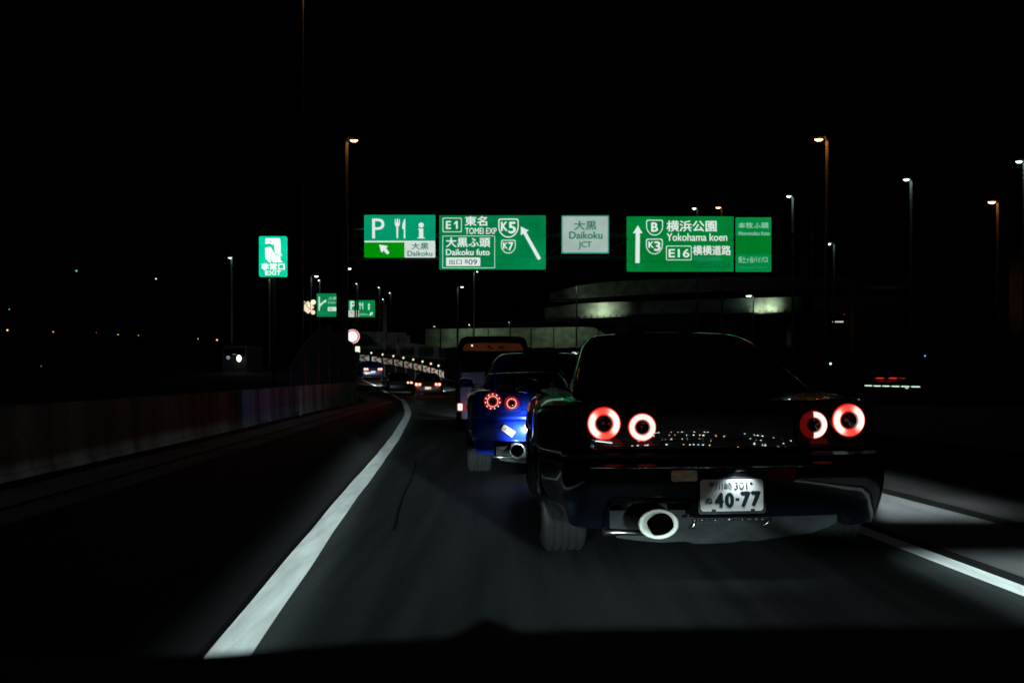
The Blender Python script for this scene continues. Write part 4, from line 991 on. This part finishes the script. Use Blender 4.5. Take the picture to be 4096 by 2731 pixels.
    for j in range(5):
        yy = .35 + j * .42
        for i in range(15):
            x = -.62 + 1.24 * i / 14; z = .235 + .03 * math.sin(i * 1.3) * math.cos(j) - .02 * (i % 3 == 0) + (.03 if j == 0 else 0)
            v.append((x, yy, z))
    for j in range(4):
        for i in range(14): a = j * 15 + i; f.append((a, a + 1, a + 16, a + 15))
    MB().add(v, f, True).build('undertray', M_UNDER, root)
    MB().prism([(-.62, .25), (-.58, .19), (-.48, .175), (-.34, .16), (-.2, .165), (-.15, .15), (-.06, .15), (.06, .155), (.12, .165), (.18, .16), (.30, .175), (.5, .20), (.60, .235), (.64, .26), (.64, .33), (-.62, .34)], .26, .30).build('rear_valance', M_UNDER, root)
    MB().tube([(-.2, .30, .215), (-.16, .25, .25), (-.13, .3, .31)], .014, 8).build('bracket', M_CHROME, root)
    MB().tube([(.2, .30, .215), (.25, .25, .26), (.3, .3, .31)], .014, 8).build('bracket', M_CHROME, root)
    MB().tube([(-.66, .20, .23), (-.55, .22, .225), (-.30, .2, .215)], [.02, .016, .012], 8).build('tow_hook', M_CHROME, root)
    v = [(-.22, .012, .322), (.2, .012, .322)]
    for i in range(11): MB().tube([(-.215 + i * .036, .008, .318), (-.19 + i * .036, .006, .319 + .002 * (i % 2))], [.0055, .0065], 8).build('reinforcement_bar', M_CHROME, root)
    # wheels, mirrors
    for s in (-1, 1):
        for yy in (.98, 3.66): wheel(root, s * ((.965 if style == 'black' else .93) if yy < 2 else .93), yy, .325, .275, s, True)
        mo = MB().lathe([(-.09, .01), (-.08, .06), (0, .085), (.08, .06), (.1, .01)], 'x', (s * .96, 2.95, .985), 12, sz=.75).build('wing_mirror', paint, root)
        MB().tube([(s * .86, 3.02, .93), (s * .9, 2.98, .96)], .02, 6).build('mirror_arm', M_PLAST, mo)
    # arch liners
    return root

black = coupe((1.165, 5.22, .008), R(1.5), R(-.7), 'black sports coupe nearest the camera, with four round tail lamps and a pale number plate', M_BLK, 'black')
for (x, z) in ((-.66, .825), (.66, .825), (-.46, .805)): point_light(black, (x, -.16, z), .008, (1, .08, .04), .06)
blue = coupe((.46, 10.45, -.055), R(2.4), 0, 'bright blue sports coupe ahead of the black one, with rings of red LED dots', M_BLUE, 'blue')
# card on the blue bumper and badge
cd = MB().add([], []); k_ = 380.0
def bl_loc(px, py): return ((px - CX) / FP * 10.45 - .46 + .0, CH + (HY - py) / FP * 10.45 + .055)
cx_, cz_ = bl_loc(2032, 1722); rt_ = R(-34)
cpts = [(-.072, -.034), (.072, -.034), (.072, .034), (-.072, .034)]
cp = [(cx_ + a * math.cos(rt_) - b * math.sin(rt_), cz_ + a * math.sin(rt_) + b * math.cos(rt_)) for a, b in cpts]
card = MB().prism(cp, .012, .016).build('paper_card', mat('cream_card', (.75, .78, .6), .7), blue)
card.location = (0, 0, 0)
for v_ in card.data.vertices: pass
fit(card, 'Artok', cx_ - .052, cz_ - .018, cx_ + .052, cz_ + .02, .0105, M_PINK, -.01, .45, rot=rt_)
bx, bz = bl_loc(2142, 1652)
fit(blue, 'GT-R', bx - .09, bz - .016, bx + .09, bz + .016, .028, M_CHROME, .02, name='badge')

# grey van ahead of the blue car
VD = 19.0
van = empty('van', (PX(1972, VD), VD, gz(VD)), 'tall dark van with grey-violet tailgate and orange-lit window top, ahead of the blue coupe', 'van', rz=R(1.5))
vl = [(.20, .66, .06), (.28, .70, .0), (.45, .715, -.02), (.60, .715, .0), (.9, .72, .02), (1.0, .72, .025), (1.3, .705, .05), (1.55, .685, .08), (1.72, .655, .11), (1.79, .62, .15), (1.83, .54, .24), (1.85, .3, .5)]
loft([(z, ring_plan(w, r, 3.3, .09, .3, None, .03)) for z, w, r in vl]).build('body', mat('van_paint', (.012, .012, .014), .35, 0, .6), van, fix=True)
MB().bbox(-.60, .60, -.02, .02, .93, 1.14, .02).build('tailgate', M_SILV, van); MB().bbox(-.62, .60, -.035, .02, .52, .86, .03).build('tailgate_lower', M_SILV, van)
MB().bbox(-.60, .60, -.012, .05, 1.18, 1.54, .04).build('rear_window', M_GLASS, van)
MB().prism([(-.58, 1.555), (.58, 1.555), (.56, 1.64), (.50, 1.69), (.2, 1.70), (-.2, 1.70), (-.50, 1.69), (-.56, 1.64)], .06, .09).build('upper_window', emis('lit_headliner', (.15, .036, .010), .20, .25, 3), van)
MB().bbox(.10, .22, .05, .06, 1.60, 1.635, .008).build('brake_lamp', M_PLAST, van)
MB().lathe([(-.01, .001), (0, .02)], 'y', (-.40, .055, 1.65), 10).build('interior_lamp', emis('dome_lamp', (1, .7, .4), 1.4), van)
MB().tube([(-.1, .05, 1.64), (-.06, .05, 1.62), (.0, .05, 1.575)], [.025, .018, .006], 6).build('wiper', M_PLAST, van)
M_VT = emis('van_tail', (1, .12, .06), 1.4); M_VT2 = emis('van_tail_hot', (1, .75, .65), 1.3)
for s in (-1, 1):
    t_ = MB().bbox(s * .60 - .09, s * .60 + .09, -.05, -.02, .40, .56, .02).build('tail_light', emis('van_tail_dim', (.25, .01, .006), .8), van)
    MB().bbox(-.60 * 1 - .07 if s < 0 else .53, -.60 + .02 if s < 0 else .62, -.062, -.05, .415, .545, .01).build('bulb_glow', M_VT2 if s < 0 else M_VT, t_)
    for yy in (.5, 2.7): wheel(van, s * .70, yy, .28, .16, s, False)
spot_light(van, (-.3, -1.2, .25), (-.4, 0, .8), .9, (.75, .7, 1.0), 70, 1)
MB().bbox(-.60, .60, -.05, .02, .25, .42, .02).build('bumper', M_SILV, van)

# distant cars
def far_car(loc, rz, label, paint, lamps, plate, lampmat, lit=(1, 1)):
    root = empty('sedan', loc, label, 'car', 'cars ahead in the bend', rz)
    lv = [(.2, .80, .05, 4.3), (.3, .84, .0, 4.4), (.6, .86, .02, 4.42), (.8, .85, .06, 4.35), (.92, .80, .12, 4.0), (.94, .72, .5, 3.6), (1.1, .66, .8, 3.2), (1.28, .58, 1.2, 2.6), (1.36, .48, 1.5, 2.3), (1.38, .2, 1.8, 2.1)]
    loft([(z, ring_plan(w, r, f, .15, .3, None, .05, 12)) for z, w, r, f in lv]).build('body', paint, root, fix=True)
    MB().add([(-.58, .62, 1.0), (.58, .62, 1.0), (.5, 1.14, 1.27), (-.5, 1.14, 1.27)], [(0, 1, 2, 3)]).build('rear_window', M_GLASS, root)
    for s, on in ((-1, lit[0]), (1, lit[1])):
        for x, r in lamps:
            MB().lathe([(-.05, .001), (-.045, r * .7), (-.02, r), (.05, r)], 'y', (s * x, .06, .74), 14).build('tail_light', lampmat if on else M_LENS, root)
        for yy in (.75, 3.4): wheel(root, s * .82, yy, .31, .2, s, False)
    MB().bbox(-.17, .17, -.02, .0, .46, .6, .01).build('number_plate', plate, root)
    return root
M_HOT = emis('brake_hot', (1, .36, .27), 2.6); M_HOTRIM = emis('brake_red', (1, .02, .02), 1.0)
def gcar(px, py_lamp, D): 
    q = P(px, py_lamp, D); return (q.x, D, q.z - .74)
c1 = far_car(gcar(1712, 1537, 56), R(6), 'dark sedan with glowing red double tail lamps and warm lit plate, left of the van', M_SEDAN, [(.64, .085), (.46, .075)], emis('warm_plate', (1, .78, .62), .7), M_HOT)
c2 = far_car(gcar(1606, 1530, 63), R(14), 'dark car partly beside the sedan, only its right red lamps glowing', M_SEDAN, [(.62, .07), (.42, .065)], M_PLAST, M_HOT, (0, 1))
c3 = far_car(gcar(1493, 1476, 76), R(16), 'dark blue car farthest ahead under the chevron boards, with a bluish lit plate', mat('navy_paint', (.004, .006, .04), .3, 0, 1), [(.62, .09), (.44, .08)], emis('blue_plate', (.55, .7, 1), .8), M_HOT)
for c in (c1, c3):
    point_light(c, (-.6, -.4, .74), .4, (1, .06, .03), .08); point_light(c, (.6, -.4, .74), .4, (1, .06, .03), .08)
# their headlamps light the bend and the chevrons
spot_light(c2, (-.5, 4.7, .65), (1.0, 17, 1.7), 210, (.95, 1, .9), 75, .6)
spot_light(c3, (0, 4.7, .65), (2, 12, .2), 60, (.7, .95, 1), 50, .9)
# narrow red spots added at brake lamps to redden the wall, and the blue car's xenon beam on the barrier
spot_light(c1, (-.62, -.2, .80), (-1.9, -17, 1.30), 150, (1, .03, .015), 7, .6)
spot_light(c1, (-.6, 4.7, .6), (-3.5, 6.2, -.2), 12, (.75, .95, 1), 70, 1); spot_light(c2, (-.6, 4.7, .6), (-2.4, 12, 0), 30, (.75, .95, 1), 70, 1); spot_light(c1, (.6, 4.7, .6), (2.5, 14, .1), 60, (.75, .95, 1), 50, .9)
spot_light(van, (-.6, 3.6, .6), (-1.6, 20, -.1), 130, (.8, .9, 1), 26, .9); spot_light(van, (.6, 3.6, .6), (-1.0, 22, -.1), 90, (.8, .9, 1), 26, .9)
spot_light(blue, (-.62, 4.7, .62), (-6.0, 14.0, .75), 24, (.36, .38, 1.0), 30, 1)
spot_light(blue, (-.66, -.15, .83), (-5.6, -2.0, .75), 2.0, (1, .10, .07), 26, 1)
spot_light(van, (-.5, 3.6, .7), (-6.0, 16, .3), 7, (.9, .9, 1.0), 60, 1)
# oncoming truck at left
ot = empty('truck', P(955, 1473, 95), 'oncoming truck with one glaring white headlamp in the dark at left', 'truck')
ot.location.z = -.1
hz = PZ(1433, 95) + .1
MB().bbox(-1.6, .75, .1, 6, .5, 3.4, .15).build('cab', M_DARK, ot)
MB().bbox(-1.4, .55, .05, .1, 2.35, 3.1, .1).build('windscreen', M_GLASS, ot)
MB().lathe([(-.08, .001), (-.06, .2), (0, .27), (.1, .28)], 'y', (0, .05, hz), 18, sx=.75, sz=1.15).build('headlight', emis('truck_lamp', (.95, 1, .82), 4), ot)
MB().lathe([(-.06, .001), (0, .18)], 'y', (-1.02, .05, hz + .07), 12).build('headlight', emis('truck_lamp_dim', (.35, .45, .55), .5, .5, 6), ot)
MB().box(-.6, -.2, .03, .1, hz + .36, hz + .40).build('marker', emis('truck_marker', (.5, .5, .6), .5), ot)
for x in (-1.3, .45): MB().lathe([(-.15, .3), (-.15, .5), (.15, .5), (.15, .3)], 'x', (x, .8, .5), 18).build('wheel', M_RUB, ot)
point_light(ot, (0, -.5, hz), .3, (.9, 1, .9), .2)

# added, unseen canopy behind the camera, whose lights the glossy paint mirrors
cn = empty('sparkle_rack', (6, -26, 0), 'added canopy with rows of lamps behind the camera, mirrored as sparkles in the paint', 'light_rack')
MB().bbox(-16, 16, -4, 4, 15.3, 16.1, .2).build('roof', M_DARK, cn)
for x in (-15, 15): MB().tube([(x, 0, 0), (x, 0, 15.3)], .35, 10).build('column', M_CONC, cn)
lc = {'W': emis('rack_white', (.8, 1, .95), 70), 'O': emis('rack_orange', (1, .5, .2), 60), 'B': emis('rack_blue', (.5, .7, 1), 60)}
for r_, (yy, z) in enumerate([(4.2, 14.95), (4.2, 14.6), (4.25, 14.2), (4.2, 13.85), (4.2, 13.3), (4.2, 12.6)]):
    for x in [-13.5 + i * .62 + random.uniform(-.2, .2) for i in range(44)]:
        c = random.choice('WWWBO'); w = random.uniform(.04, .11)
        if random.random() < (.62 if (-7 < x < 1 or 6 < x < 8.5) else .22): MB().bbox(x - w, x + w, yy, yy + .1, z - .045, z + .045, .015).build('lamp', lc[c], cn)
for z in (14.95, 14.6, 14.2, 13.85, 13.3, 12.6): MB().tube([(-14, 4.32, z), (14, 4.32, z)], .05, 6).build('rail', M_DARK, cn)
for x in (-14, 14): MB().tube([(x, 4.32, 12.6), (x, 4.32, 15.3)], .06, 6).build('hanger', M_DARK, cn)
